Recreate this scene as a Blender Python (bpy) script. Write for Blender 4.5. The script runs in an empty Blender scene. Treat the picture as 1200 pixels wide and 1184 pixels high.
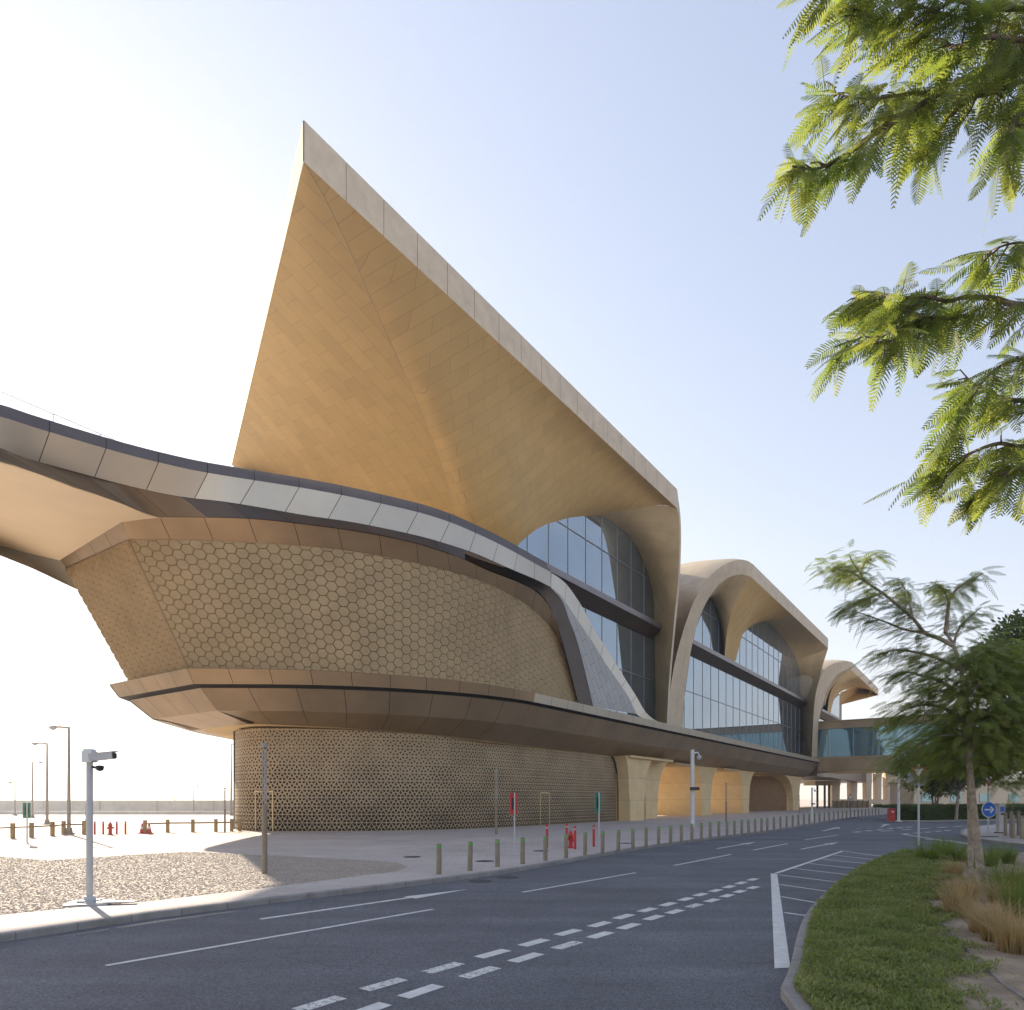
import bpy, math, random
from mathutils import Vector, Matrix, noise as mnoise
R = math.radians
random.seed(7)
sc = bpy.context.scene
col = sc.collection
H = 2.2                       # eye height
CX, HY, F = 600.0, 936.0, 790.0
SA, CA = 0.57832, 0.81581     # long axis of the station: 35.3 deg right of the view direction

# ------------------------------------------------------------------ survey helpers (points measured off the photo on known planes)
def W(u, v, z): return Vector((SA*u - CA*v, CA*u + SA*v, z))
def at(px, py, Y): return Vector(((px-CX)/F*Y, Y, H + (HY-py)/F*Y))
def PZ(px, py, z): return at(px, py, F*(z-H)/(HY-py))
def G(px, py, z=0.0): return PZ(px, py, z)
def PV(px, py, v):
    tx = (px-CX)/F
    return at(px, py, v/(SA - CA*tx))
def UV(p): return (SA*p.x + CA*p.y, -CA*p.x + SA*p.y)
def PFr(px, py):              # front plane of the shells: leans from v=26 at deck level to v=24 at the roof
    v = 25.0
    for _ in range(12):
        p = PV(px, py, v); v = 26 - 2*max(0, min(1, (p.z-9.4)/20))
    return PV(px, py, v)

# ------------------------------------------------------------------ curves
def catmull(P, sub=8):
    P = [Vector(p) for p in P]; out = []
    n = len(P)
    for i in range(n-1):
        p0 = P[max(0, i-1)]; p1 = P[i]; p2 = P[i+1]; p3 = P[min(n-1, i+2)]
        if i == 0: p0 = p1*2 - p2
        if i == n-2: p3 = p2*2 - p1
        for k in range(sub):
            t = k/sub
            out.append(0.5*((2*p1) + (p2-p0)*t + (2*p0-5*p1+4*p2-p3)*t*t + (-p0+3*p1-3*p2+p3)*t**3))
    out.append(P[-1]); return out
class Cv:
    def __init__(s, P, smooth=True, sub=8):
        s.P = catmull(P, sub) if smooth else [Vector(p) for p in P]
        s.L = [0.0]
        for a, b in zip(s.P, s.P[1:]): s.L.append(s.L[-1] + (b-a).length)
        s.len = s.L[-1]
    def d(s, x):
        x = max(0.0, min(s.len, x)); lo, hi = 0, len(s.L)-1
        while hi-lo > 1:
            m = (lo+hi)//2
            if s.L[m] <= x: lo = m
            else: hi = m
        seg = s.L[hi]-s.L[lo]
        return s.P[lo].lerp(s.P[hi], (x-s.L[lo])/seg if seg > 1e-9 else 0)
    def __call__(s, t): return s.d(t*s.len)
    def pts(s, n): return [s(i/(n-1)) for i in range(n)]

# ------------------------------------------------------------------ mesh builder
class MB:
    def __init__(s): s.v = []; s.f = []; s.uv = []; s.sm = []
    def q(s, pts, uv=None, smooth=False):
        b = len(s.v); s.v += [tuple(p) for p in pts]; s.f.append(tuple(range(b, b+len(pts))))
        s.uv.append(uv if uv else [(p[0], p[1]) for p in pts]); s.sm.append(smooth)
    def grid(s, rows, uvf=None, smooth=True):
        n, m = len(rows), len(rows[0]); b = len(s.v)
        for r in rows: s.v += [tuple(p) for p in r]
        if uvf is None:
            ul = [0.0]
            for j in range(m-1): ul.append(ul[-1] + sum((Vector(rows[i][j+1])-Vector(rows[i][j])).length for i in range(n))/n)
            vl = [0.0]
            for i in range(n-1): vl.append(vl[-1] + sum((Vector(rows[i+1][j])-Vector(rows[i][j])).length for j in range(m))/m)
            uv = [[(ul[j], vl[i]) for j in range(m)] for i in range(n)]
        else: uv = [[uvf(Vector(rows[i][j])) for j in range(m)] for i in range(n)]
        for i in range(n-1):
            for j in range(m-1):
                s.f.append((b+i*m+j, b+i*m+j+1, b+(i+1)*m+j+1, b+(i+1)*m+j))
                s.uv.append([uv[i][j], uv[i][j+1], uv[i+1][j+1], uv[i+1][j]]); s.sm.append(smooth)
    def box(s, c, sx, sy, sz, rz=0.0, taper=1.0, M=None):
        c = Vector(c); P = []
        for dz in (-1, 1):
            k = taper if dz > 0 else 1
            for dx, dy in ((-1,-1),(1,-1),(1,1),(-1,1)):
                x, y = dx*sx/2*k, dy*sy/2*k
                p = Vector((x*math.cos(rz)-y*math.sin(rz), x*math.sin(rz)+y*math.cos(rz), dz*sz/2))
                if M: p = M @ p
                P.append(c+p)
        for f in ((3,2,1,0),(4,5,6,7),(0,1,5,4),(1,2,6,5),(2,3,7,6),(3,0,4,7)): s.q([P[i] for i in f], [(P[i].x+P[i].y, P[i].z) for i in f])
    def prism(s, poly, z0, z1):
        n = len(poly)
        s.q([(p[0], p[1], z1) for p in poly])
        s.q([(p[0], p[1], z0) for p in reversed(poly)])
        L = 0
        for i in range(n):
            a, b = poly[i], poly[(i+1) % n]; l = math.hypot(b[0]-a[0], b[1]-a[1])
            s.q([(a[0],a[1],z0),(b[0],b[1],z0),(b[0],b[1],z1),(a[0],a[1],z1)], [(L,z0),(L+l,z0),(L+l,z1),(L,z1)]); L += l
    def tube(s, P, r, n=8, cap=True):
        P = [Vector(p) for p in P]; rr = r if isinstance(r, (list, tuple)) else [r]*len(P)
        rings = []; up = None
        for i, p in enumerate(P):
            t = (P[min(i+1, len(P)-1)] - P[max(i-1, 0)]).normalized()
            if up is None: up = t.orthogonal().normalized()
            up = (up - t*up.dot(t)).normalized(); w = t.cross(up)
            rings.append([p + (up*math.cos(2*math.pi*k/n) + w*math.sin(2*math.pi*k/n))*rr[i] for k in range(n)])
        b = len(s.v)
        for rg in rings: s.v += [tuple(p) for p in rg]
        L = 0
        for i in range(len(P)-1):
            l = (P[i+1]-P[i]).length
            for k in range(n):
                k2 = (k+1) % n
                s.f.append((b+i*n+k, b+i*n+k2, b+(i+1)*n+k2, b+(i+1)*n+k)); s.sm.append(True)
                s.uv.append([(k/n, L), ((k+1)/n, L), ((k+1)/n, L+l), (k/n, L+l)])
            L += l
        if cap:
            for rg, rev in ((rings[0], True), (rings[-1], False)): s.q(list(reversed(rg)) if rev else rg)
    def lathe(s, prof, c=(0,0,0), n=16):   # prof: (r, z)
        c = Vector(c); b = len(s.v)
        for r, z in prof: s.v += [(c.x+r*math.cos(2*math.pi*k/n), c.y+r*math.sin(2*math.pi*k/n), c.z+z) for k in range(n)]
        for i in range(len(prof)-1):
            for k in range(n):
                k2 = (k+1) % n
                s.f.append((b+i*n+k, b+i*n+k2, b+(i+1)*n+k2, b+(i+1)*n+k)); s.sm.append(True)
                s.uv.append([(k/n*2, prof[i][1]), ((k+1)/n*2, prof[i][1]), ((k+1)/n*2, prof[i+1][1]), (k/n*2, prof[i+1][1])])
        s.q([s.v[b+(len(prof)-1)*n+k] for k in range(n)])
    def build(s, name, m, parent=None, auto=True):
        me = bpy.data.meshes.new(name); me.from_pydata(s.v, [], s.f); me.update()
        uvl = me.uv_layers.new(name='UVMap'); flat = []
        for u in s.uv:
            for a in u: flat += [a[0], a[1]]
        uvl.data.foreach_set('uv', flat)
        me.polygons.foreach_set('use_smooth', s.sm)
        me.materials.append(m)
        o = bpy.data.objects.new(name, me); col.objects.link(o)
        if parent is not None: o.parent = parent; 
        return o
def tag(o, label=None, cat=None, group=None, kind=None):
    if label: o['label'] = label
    if cat: o['category'] = cat
    if group: o['group'] = group
    if kind: o['kind'] = kind
    return o
def empty(name, loc, rz=0.0, **k):
    o = bpy.data.objects.new(name, None); o.empty_display_size = .3; col.objects.link(o)
    o.location = loc; o.rotation_euler = (0, 0, rz); tag(o, **k); return o
def copy_tree(o, parent=None):
    c = o.copy(); col.objects.link(c); c.parent = parent
    for ch in list(o.children): copy_tree(ch, c)
    return c

# ------------------------------------------------------------------ materials
def mat(name, base, rough=.6, metal=0.0, var=.12, vscale=3.0, bump=0.0, bscale=40.0, spec=None, coat=0.0, joints=None, vary2=None, coord='Object', brick=None, cell=None):
    m = bpy.data.materials.new(name); m.use_nodes = True; nt = m.node_tree; N = nt.nodes; Lk = nt.links
    b = N['Principled BSDF']; b.inputs['Roughness'].default_value = rough; b.inputs['Metallic'].default_value = metal
    if spec is not None: b.inputs['Specular IOR Level'].default_value = spec
    if coat: b.inputs['Coat Weight'].default_value = coat
    tc = N.new('ShaderNodeTexCoord')
    nz = N.new('ShaderNodeTexNoise'); nz.inputs['Scale'].default_value = vscale; nz.inputs['Detail'].default_value = 8; nz.inputs['Roughness'].default_value = .65
    Lk.new(tc.outputs['Object' if coord == 'Object' else 'UV'], nz.inputs['Vector'])
    mx = N.new('ShaderNodeMix'); mx.data_type = 'RGBA'
    c2 = vary2 if vary2 else tuple(c*(1-2*var) for c in base)
    c1 = tuple(min(1, c*(1+var)) for c in base)
    mx.inputs['A'].default_value = (*c1, 1); mx.inputs['B'].default_value = (*c2, 1)
    rp = N.new('ShaderNodeMapRange'); rp.inputs['From Min'].default_value = .3; rp.inputs['From Max'].default_value = .7
    Lk.new(nz.outputs['Fac'], rp.inputs['Value']); Lk.new(rp.outputs['Result'], mx.inputs['Factor'])
    out = mx.outputs['Result']
    if brick:   # (width, height, mortar, strength, rotation)
        mp = N.new('ShaderNodeMapping'); Lk.new(tc.outputs['UV'], mp.inputs['Vector']); mp.inputs['Rotation'].default_value = (0, 0, brick[4] if len(brick) > 4 else 0)
        bt = N.new('ShaderNodeTexBrick'); Lk.new(mp.outputs['Vector'], bt.inputs['Vector'])
        bt.inputs['Scale'].default_value = 1; bt.inputs['Brick Width'].default_value = brick[0]; bt.inputs['Row Height'].default_value = brick[1]
        bt.inputs['Mortar Size'].default_value = brick[2]; bt.inputs['Mortar Smooth'].default_value = .1; bt.inputs['Bias'].default_value = 0
        a = brick[3]
        bt.inputs['Color1'].default_value = (1, 1, 1, 1); bt.inputs['Color2'].default_value = (.90, .885, .865, 1); bt.inputs['Mortar'].default_value = (a, a, a, 1)
        m2 = N.new('ShaderNodeMix'); m2.data_type = 'RGBA'; m2.blend_type = 'MULTIPLY'; m2.inputs['Factor'].default_value = 1
        Lk.new(out, m2.inputs['A']); Lk.new(bt.outputs['Color'], m2.inputs['B']); out = m2.outputs['Result']
    if cell:    # speckle: (scale, dark, light)
        vo = N.new('ShaderNodeTexVoronoi'); vo.inputs['Scale'].default_value = cell[0]; Lk.new(tc.outputs['Object'], vo.inputs['Vector'])
        sp = N.new('ShaderNodeSeparateColor'); Lk.new(vo.outputs['Color'], sp.inputs['Color'])
        mr = N.new('ShaderNodeMapRange'); mr.inputs['To Min'].default_value = cell[1]; mr.inputs['To Max'].default_value = cell[2]; Lk.new(sp.outputs['Red'], mr.inputs['Value'])
        m3 = N.new('ShaderNodeMix'); m3.data_type = 'RGBA'; m3.blend_type = 'MULTIPLY'; m3.inputs['Factor'].default_value = 1
        Lk.new(out, m3.inputs['A']); Lk.new(mr.outputs['Result'], m3.inputs['B']); out = m3.outputs['Result']
    Lk.new(out, b.inputs['Base Color'])
    if bump:
        n2 = N.new('ShaderNodeTexNoise'); n2.inputs['Scale'].default_value = bscale; n2.inputs['Detail'].default_value = 6
        Lk.new(tc.outputs['Object'], n2.inputs['Vector'])
        bp = N.new('ShaderNodeBump'); bp.inputs['Strength'].default_value = bump; bp.inputs['Distance'].default_value = .02
        Lk.new(n2.outputs['Fac'], bp.inputs['Height']); Lk.new(bp.outputs['Normal'], b.inputs['Normal'])
    return m
M = {}
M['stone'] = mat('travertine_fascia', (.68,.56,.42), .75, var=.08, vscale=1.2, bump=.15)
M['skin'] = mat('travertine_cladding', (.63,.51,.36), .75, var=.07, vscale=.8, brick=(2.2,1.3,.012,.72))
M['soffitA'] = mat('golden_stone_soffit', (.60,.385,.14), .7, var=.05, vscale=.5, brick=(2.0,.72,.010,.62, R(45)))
M['soffitB'] = mat('golden_stone_soffit_side', (.60,.385,.14), .7, var=.05, vscale=.5, brick=(2.2,.95,.012,.62, 0))
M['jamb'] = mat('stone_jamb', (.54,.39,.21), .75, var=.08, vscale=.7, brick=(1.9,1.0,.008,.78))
M['pier'] = mat('cream_precast_pier', (.80,.61,.33), .7, var=.06, vscale=.8, brick=(50,2.05,.02,.6))
M['ceil'] = mat('cream_soffit_panels', (.80,.61,.33), .7, var=.06, vscale=.5, brick=(4,4,.02,.7))
M['cream'] = mat('viaduct_cream_render', (.86,.70,.48), .6, var=.04, vscale=.3)
M['girder'] = mat('viaduct_grey_girder', (.33,.30,.25), .7, var=.08, vscale=.3)
M['alu'] = mat('champagne_aluminium', (.62,.555,.455), .38, .5, var=.05, vscale=.25)
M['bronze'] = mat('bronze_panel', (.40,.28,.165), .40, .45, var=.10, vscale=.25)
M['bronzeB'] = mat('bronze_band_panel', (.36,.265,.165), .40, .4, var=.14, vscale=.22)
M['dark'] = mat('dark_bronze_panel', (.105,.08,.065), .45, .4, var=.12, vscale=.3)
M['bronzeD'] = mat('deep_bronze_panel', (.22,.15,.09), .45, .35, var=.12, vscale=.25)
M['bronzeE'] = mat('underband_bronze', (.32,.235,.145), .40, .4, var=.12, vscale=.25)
M['coping'] = mat('dark_coping_metal', (.13,.115,.12), .5, .2, var=.08, vscale=.4)
M['gap'] = mat('shadow_gap', (.025,.022,.02), .8, var=.05)
M['hexrib'] = mat('hex_tile_rib', (.48,.36,.21), .5, .15, var=.08, vscale=.6)
M['hex'] = mat('hex_tile_cladding', (.46,.34,.19), .5, .15, var=.08, vscale=.6)
M['hexback'] = mat('hex_wall_backing', (.25,.185,.105), .8)
M['lattice'] = mat('lattice_screen', (.44,.33,.20), .6, .1, var=.10, vscale=.6)
M['latback'] = mat('screen_backing', (.055,.04,.028), .9)
M['mull'] = mat('mullion_metal', (.33,.34,.34), .4, .3)
M['beam'] = mat('beam_metal', (.24,.21,.21), .4, .5)
def glassmat(name, base, metal=.55, rough=.02):
    m = mat(name, base, rough, metal, var=.05, vscale=.2, spec=.9, bump=.12, bscale=.45); return m
M['glass'] = glassmat('curtain_glass', (.33,.40,.46), .8, .015)
M['glass2'] = glassmat('bridge_glass', (.20,.33,.38), .6, .02)
M['asphalt'] = mat('asphalt', (.135,.137,.152), .8, var=.13, vscale=.35, bump=.5, bscale=90, cell=(60,.6,1.5))
M['paving'] = mat('pavement_slabs', (.55,.49,.45), .85, var=.09, vscale=.25, brick=(.6,.3,.012,.72), bump=.15, bscale=60)
M['sand'] = mat('sandy_ground', (.52,.44,.35), .95, var=.14, vscale=.6, bump=.4, bscale=20)
M['soil'] = mat('planting_soil', (.36,.28,.20), .95, var=.22, vscale=2.2, bump=.8, bscale=22)
M['kerb'] = mat('kerb_concrete', (.33,.31,.29), .85, var=.14, vscale=2, brick=(.9,5,.012,.6))
M['paint'] = mat('road_paint', (.70,.69,.66), .7, var=.14, vscale=5, bump=.2)
def wornpaint(nm='worn_road_paint', p0=.57, p1=.60, lo=.12):
    m = mat(nm, (.68,.67,.64), .75, var=.1, vscale=5); nt = m.node_tree; N = nt.nodes; L = nt.links
    tc = N.new('ShaderNodeTexCoord'); nz = N.new('ShaderNodeTexNoise'); nz.inputs['Scale'].default_value = 16; nz.inputs['Detail'].default_value = 10; nz.inputs['Roughness'].default_value = .8
    L.new(tc.outputs['Object'], nz.inputs['Vector'])
    cr = N.new('ShaderNodeValToRGB'); cr.color_ramp.elements[0].position = p0; cr.color_ramp.elements[0].color = (1,1,1,1); cr.color_ramp.elements[1].position = p1; cr.color_ramp.elements[1].color = (lo,lo,lo*1.05,1)
    L.new(nz.outputs['Fac'], cr.inputs['Fac'])
    mx = N.new('ShaderNodeMix'); mx.data_type = 'RGBA'; mx.blend_type = 'MULTIPLY'; mx.inputs['Factor'].default_value = 1
    b = N['Principled BSDF']; src = b.inputs['Base Color'].links[0].from_socket
    L.new(src, mx.inputs['A']); L.new(cr.outputs['Color'], mx.inputs['B']); L.new(mx.outputs['Result'], b.inputs['Base Color'])
    return m
M['worn'] = wornpaint(p0=.53, p1=.57)
M['paint'] = wornpaint('scuffed_road_paint', .60, .66, .42)
M['gravel'] = mat('gravel_bed', (.46,.39,.32), .9, var=.12, vscale=1, bump=.6, bscale=14, cell=(22,.55,1.15))
M['stonebit'] = mat('gravel_stone', (.44,.37,.30), .9, var=.2, vscale=9)
M['bollard'] = mat('bollard_bronze', (.27,.225,.165), .5, .3, var=.1)
M['green'] = mat('green_reflector', (.16,.42,.10), .5)
M['grey'] = mat('grey_painted_steel', (.50,.50,.50), .45, .2, var=.06)
M['white'] = mat('white_painted_steel', (.72,.72,.71), .45, var=.05)
M['lampst'] = mat('lamp_steel', (.34,.31,.27), .5, .3)
M['red'] = mat('red_paint', (.50,.03,.025), .45, var=.12)
M['redpl'] = mat('red_plastic', (.55,.04,.03), .4)
M['signgreen'] = mat('sign_green', (.03,.22,.12), .4)
M['blue'] = mat('sign_blue', (.02,.14,.55), .4, var=.03)
M['black'] = mat('black_plastic', (.02,.02,.022), .35)
M['wood'] = mat('timber_post', (.36,.25,.12), .7, var=.2, vscale=6)
M['conc'] = mat('pale_concrete', (.72,.69,.62), .85, var=.10, vscale=.4, brick=(6,6,.03,.8))
M['beige'] = mat('beige_wall', (.74,.60,.43), .8, var=.05, vscale=.3)
M['bark'] = mat('bark', (.20,.155,.12), .9, var=.3, vscale=9, bump=.8, bscale=25)
M['barkp'] = mat('pale_bark', (.40,.33,.26), .9, var=.25, vscale=7, bump=.8, bscale=25)
M['iron'] = mat('cast_iron', (.07,.065,.065), .7)
M['pipe'] = mat('irrigation_pipe', (.25,.24,.27), .6)
def asphalt_wear(m):
    nt = m.node_tree; N = nt.nodes; L = nt.links; b = N['Principled BSDF']; src = b.inputs['Base Color'].links[0].from_socket
    tc = N.new('ShaderNodeTexCoord'); mp = N.new('ShaderNodeMapping'); mp.inputs['Rotation'].default_value = (0,0,R(-58)); mp.inputs['Scale'].default_value = (.05, 1.1, 1); L.new(tc.outputs['Object'], mp.inputs['Vector'])
    n1 = N.new('ShaderNodeTexNoise'); n1.inputs['Scale'].default_value = .9; n1.inputs['Detail'].default_value = 5; L.new(mp.outputs['Vector'], n1.inputs['Vector'])
    a = N.new('ShaderNodeMapRange'); a.inputs['From Min'].default_value = .35; a.inputs['From Max'].default_value = .68; a.inputs['To Min'].default_value = .84; a.inputs['To Max'].default_value = 1.14; L.new(n1.outputs['Fac'], a.inputs['Value'])
    n2 = N.new('ShaderNodeTexNoise'); n2.inputs['Scale'].default_value = .55; n2.inputs['Detail'].default_value = 9; n2.inputs['Roughness'].default_value = .75; L.new(tc.outputs['Object'], n2.inputs['Vector'])
    c = N.new('ShaderNodeMapRange'); c.inputs['From Min'].default_value = .58; c.inputs['From Max'].default_value = .72; c.inputs['To Min'].default_value = 1; c.inputs['To Max'].default_value = .74; L.new(n2.outputs['Fac'], c.inputs['Value'])
    v = N.new('ShaderNodeTexVoronoi'); v.feature = 'DISTANCE_TO_EDGE'; v.inputs['Scale'].default_value = .16; L.new(tc.outputs['Object'], v.inputs['Vector'])
    d = N.new('ShaderNodeMapRange'); d.inputs['From Min'].default_value = .001; d.inputs['From Max'].default_value = .0045; d.inputs['To Min'].default_value = .88; d.inputs['To Max'].default_value = 1; L.new(v.outputs['Distance'], d.inputs['Value'])
    k = N.new('ShaderNodeMath'); k.operation = 'MULTIPLY'; L.new(a.outputs[0], k.inputs[0]); L.new(c.outputs[0], k.inputs[1])
    k2 = N.new('ShaderNodeMath'); k2.operation = 'MULTIPLY'; L.new(k.outputs[0], k2.inputs[0]); L.new(d.outputs[0], k2.inputs[1])
    mx = N.new('ShaderNodeMix'); mx.data_type = 'RGBA'; mx.blend_type = 'MULTIPLY'; mx.inputs['Factor'].default_value = 1; L.new(src, mx.inputs['A']); L.new(k2.outputs[0], mx.inputs['B']); L.new(mx.outputs['Result'], b.inputs['Base Color'])
asphalt_wear(M['asphalt'])
def leaf(name, a, b, tr=.45, sc_=1.5):
    m = bpy.data.materials.new(name); m.use_nodes = True; nt = m.node_tree; N = nt.nodes; L = nt.links
    N.remove(N['Principled BSDF']); out = N['Material Output']
    tc = N.new('ShaderNodeTexCoord'); nz = N.new('ShaderNodeTexNoise'); nz.inputs['Scale'].default_value = sc_; nz.inputs['Detail'].default_value = 4
    L.new(tc.outputs['Object'], nz.inputs['Vector'])
    rp = N.new('ShaderNodeMapRange'); rp.inputs['From Min'].default_value = .35; rp.inputs['From Max'].default_value = .65; L.new(nz.outputs['Fac'], rp.inputs['Value'])
    mx = N.new('ShaderNodeMix'); mx.data_type = 'RGBA'; mx.inputs['A'].default_value = (*a, 1); mx.inputs['B'].default_value = (*b, 1); L.new(rp.outputs['Result'], mx.inputs['Factor'])
    p = N.new('ShaderNodeBsdfPrincipled'); p.inputs['Roughness'].default_value = .5; p.inputs['Specular IOR Level'].default_value = .35; L.new(mx.outputs['Result'], p.inputs['Base Color'])
    t = N.new('ShaderNodeBsdfTranslucent')
    hs = N.new('ShaderNodeHueSaturation'); hs.inputs['Hue'].default_value = .492; hs.inputs['Value'].default_value = 1.9; hs.inputs['Saturation'].default_value = 1.1
    L.new(mx.outputs['Result'], hs.inputs['Color']); L.new(hs.outputs['Color'], t.inputs['Color'])
    ms = N.new('ShaderNodeMixShader'); ms.inputs['Fac'].default_value = tr; L.new(p.outputs[0], ms.inputs[1]); L.new(t.outputs[0], ms.inputs[2]); L.new(ms.outputs[0], out.inputs['Surface'])
    return m
M['leafnear'] = leaf('near_tree_leaf', (.115,.165,.035), (.19,.215,.05), .5, 2.5)
M['leafmid'] = leaf('mid_tree_leaf', (.13,.17,.045), (.20,.23,.06), .48, 1.6)
M['leafbush'] = leaf('dark_bush_leaf', (.075,.105,.03), (.11,.14,.045), .3, 1.2)
M['cover'] = leaf('ground_cover_leaf', (.16,.20,.055), (.25,.27,.10), .38, 2.2)
M['grassg'] = leaf('green_grass_blade', (.10,.16,.03), (.18,.22,.05), .4, 2)
M['grassd'] = leaf('dry_grass_blade', (.42,.31,.15), (.27,.22,.11), .35, 3)

# ------------------------------------------------------------------ generic surfaces
def coons(b, t, l, r, n=28, m=28):
    """b,t run in s; l,r run in t.  b(0)=l(0), b(1)=r(0), t(0)=l(1), t(1)=r(1)"""
    rows = []
    for i in range(n+1):
        y = i/n; row = []
        for j in range(m+1):
            x = j/m
            p = b(x)*(1-y) + t(x)*y + l(y)*(1-x) + r(y)*x - (b(0)*(1-x)*(1-y) + b(1)*x*(1-y) + t(0)*(1-x)*y + t(1)*x*y)
            row.append(p)
        rows.append(row)
    return rows
def loftrows(A, B, n=80, k=1):
    return [[A(i/n).lerp(B(i/n), j/k) for i in range(n+1)] for j in range(k+1)]
def panels(A, B, width, mat_, parent, name, gap=.035, back=.04, outward=None, k=3, bk=None, n=None, skew=0.0):
    """separate cladding panels between curves A (top) and B (bottom), over a dark backing"""
    mb = MB(); L = max(A.len, B.len); n = n or max(1, round(L/width)); e = gap/L/2
    for i in range(n):
        a, b = i/n+e, (i+1)/n-e
        rows = [[(A(a+(b-a)*j/k)), (B(min(1, max(0, a+(b-a)*j/k+skew))))] for j in range(k+1)]
        mb.grid(rows, lambda p: (p.x*.7+p.y*.7, p.z))
    o = mb.build(name, mat_, parent)
    bb = MB(); rows = []
    for j in (0, 1):
        row = []
        for i in range(n*k+1):
            t = i/(n*k); p = A(t) if j == 0 else B(t)
            tan = (A(min(1, t+.01))-A(max(0, t-.01))); side = (B(t)-A(t)); nn = tan.cross(side)
            if nn.length < 1e-8: nn = Vector((0, 1, 0))
            nn.normalize()
            cam = Vector((0, 0, H)) - p
            if nn.dot(cam) > 0: nn = -nn
            row.append(p + nn*back)
        rows.append(row)
    bb.grid(rows); bb.build(name+'_backing', M['gap'] if bk is None else bk, parent if o is None else o)
    return o

# ================================================================== CAMERA, LIGHT, SKY
cam = bpy.data.cameras.new('camera'); co = bpy.data.objects.new('camera', cam); col.objects.link(co)
co.location = (0, 0, H); co.rotation_euler = (R(90), 0, 0)
cam.sensor_width = 36; cam.sensor_fit = 'HORIZONTAL'; cam.lens = F/1200*36; cam.shift_y = (HY-592)/1200
cam.clip_start = .05; cam.clip_end = 6000; sc.camera = co
EL = R(24.1); sd = Vector((-.64, .77, 0)).normalized()*math.cos(EL) + Vector((0, 0, math.sin(EL)))
sl = bpy.data.lights.new('sun', 'SUN'); so = bpy.data.objects.new('sun', sl); col.objects.link(so)
sl.energy = 4.4; sl.angle = R(.53); sl.color = (1, .86, .68); so.rotation_euler = sd.to_track_quat('Z', 'Y').to_euler(); so.location = (-60, 80, 60)
w = bpy.data.worlds.new('World'); sc.world = w; w.use_nodes = True; nt = w.node_tree
bg = nt.nodes['Background']; sk = nt.nodes.new('ShaderNodeTexSky'); sk.sky_type = 'NISHITA'; sk.sun_disc = False
sk.sun_elevation = EL; sk.sun_rotation = math.atan2(sd.x, sd.y) % (2*math.pi); sk.altitude = 0; sk.air_density = 1.0; sk.dust_density = .15; sk.ozone_density = 2.0
hs = nt.nodes.new('ShaderNodeHueSaturation'); hs.inputs['Saturation'].default_value = .92
wm = nt.nodes.new('ShaderNodeMix'); wm.data_type = 'RGBA'; wm.blend_type = 'MULTIPLY'; wm.inputs['Factor'].default_value = 1; wm.inputs['B'].default_value = (1.085, .95, 1.01, 1)
def vm(op, a, b):
    n = nt.nodes.new('ShaderNodeVectorMath'); n.operation = op
    for k, x in ((0, a), (1, b)):
        if isinstance(x, tuple): n.inputs[k].default_value = x
        else: nt.links.new(x, n.inputs[k])
    return n.outputs[0]
nt.links.new(sk.outputs[0], hs.inputs['Color']); nt.links.new(hs.outputs['Color'], wm.inputs['A'])
q_ = wm.outputs['Result']; sh_ = 3.6       # soft shoulder: sky colour compressed so the glow round the sun stays narrower
den = vm('ADD', vm('SCALE', q_, (0,0,0)), (1,1,1)); den.node.inputs[0].links[0].from_node.inputs['Scale'].default_value = 1/sh_
nt.links.new(vm('DIVIDE', vm('MULTIPLY', q_, (1.34,1.34,1.34)), den), bg.inputs['Color']); bg.inputs['Strength'].default_value = .125
vs = sc.view_settings; sc.display_settings.display_device = 'sRGB'; vs.view_transform = 'Standard'; vs.look = 'None'; vs.exposure = 1.6; vs.gamma = 1
sc.cycles.max_bounces = 7; sc.cycles.diffuse_bounces = 4; sc.cycles.glossy_bounces = 4; sc.cycles.transparent_max_bounces = 6
sc.cycles.sample_clamp_indirect = 8

# ================================================================== GROUND
def sheet(name, poly, z, m, **k):
    mb = MB(); mb.q([(p[0], p[1], z) for p in poly]); o = mb.build(name, m); tag(o, **k); return o
def tri_sheet(name, poly, z, m, **k):
    from mathutils.geometry import tessellate_polygon
    P = [Vector((p[0], p[1], z)) for p in poly]
    mb = MB()
    for t in tessellate_polygon([P]):
        q = [P[i] for i in t]
        if (q[1]-q[0]).cross(q[2]-q[0]).z < 0: q.reverse()
        mb.q(q)
    o = mb.build(name, m); tag(o, **k); return o
sheet('ground', [(-2500,-400),(2500,-400),(2500,4500),(-2500,4500)], -.03, M['sand'], kind='structure')
kerb_px = [(0,1104.7),(69,1093.5),(137,1083.5),(198,1074),(255,1066.5),(301,1061),(386,1051),(450,1043),(513,1035),(576,1026.8),(640,1016),(700,1004.8),(750,996),(800,988.8),(850,981.8),(900,975.8),(946,967.8),(983,961.5),(1012,957.8),(1032,955.6)]
K = [G(*p) for p in kerb_px]
K = [Vector((-30,-26,0)), Vector((-17,-5,0)), Vector((-11.3,4.2,0))] + K + [Vector((70,116,0)), Vector((120,165,0)), Vector((200,230,0))]
kc = Cv(K, sub=6)
KP = kc.pts(140)
def offset2(P, d):
    out = []
    for i, p in enumerate(P):
        t = (P[min(i+1, len(P)-1)] - P[max(0, i-1)]).normalized(); n = Vector((-t.y, t.x, 0)); out.append(p+n*d)
    return out
PH = .12
tri_sheet('road', [(-45,-60),(260,-60),(260,240),(200,236)] + [(p.x-.3, p.y) for p in reversed(KP)], 0, M['asphalt'], kind='structure')
inner = offset2(KP, .16)
tri_sheet('pavement', [(p.x, p.y) for p in inner] + [(200,420),(-260,420),(-260,-26)], PH, M['paving'], kind='structure')
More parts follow.
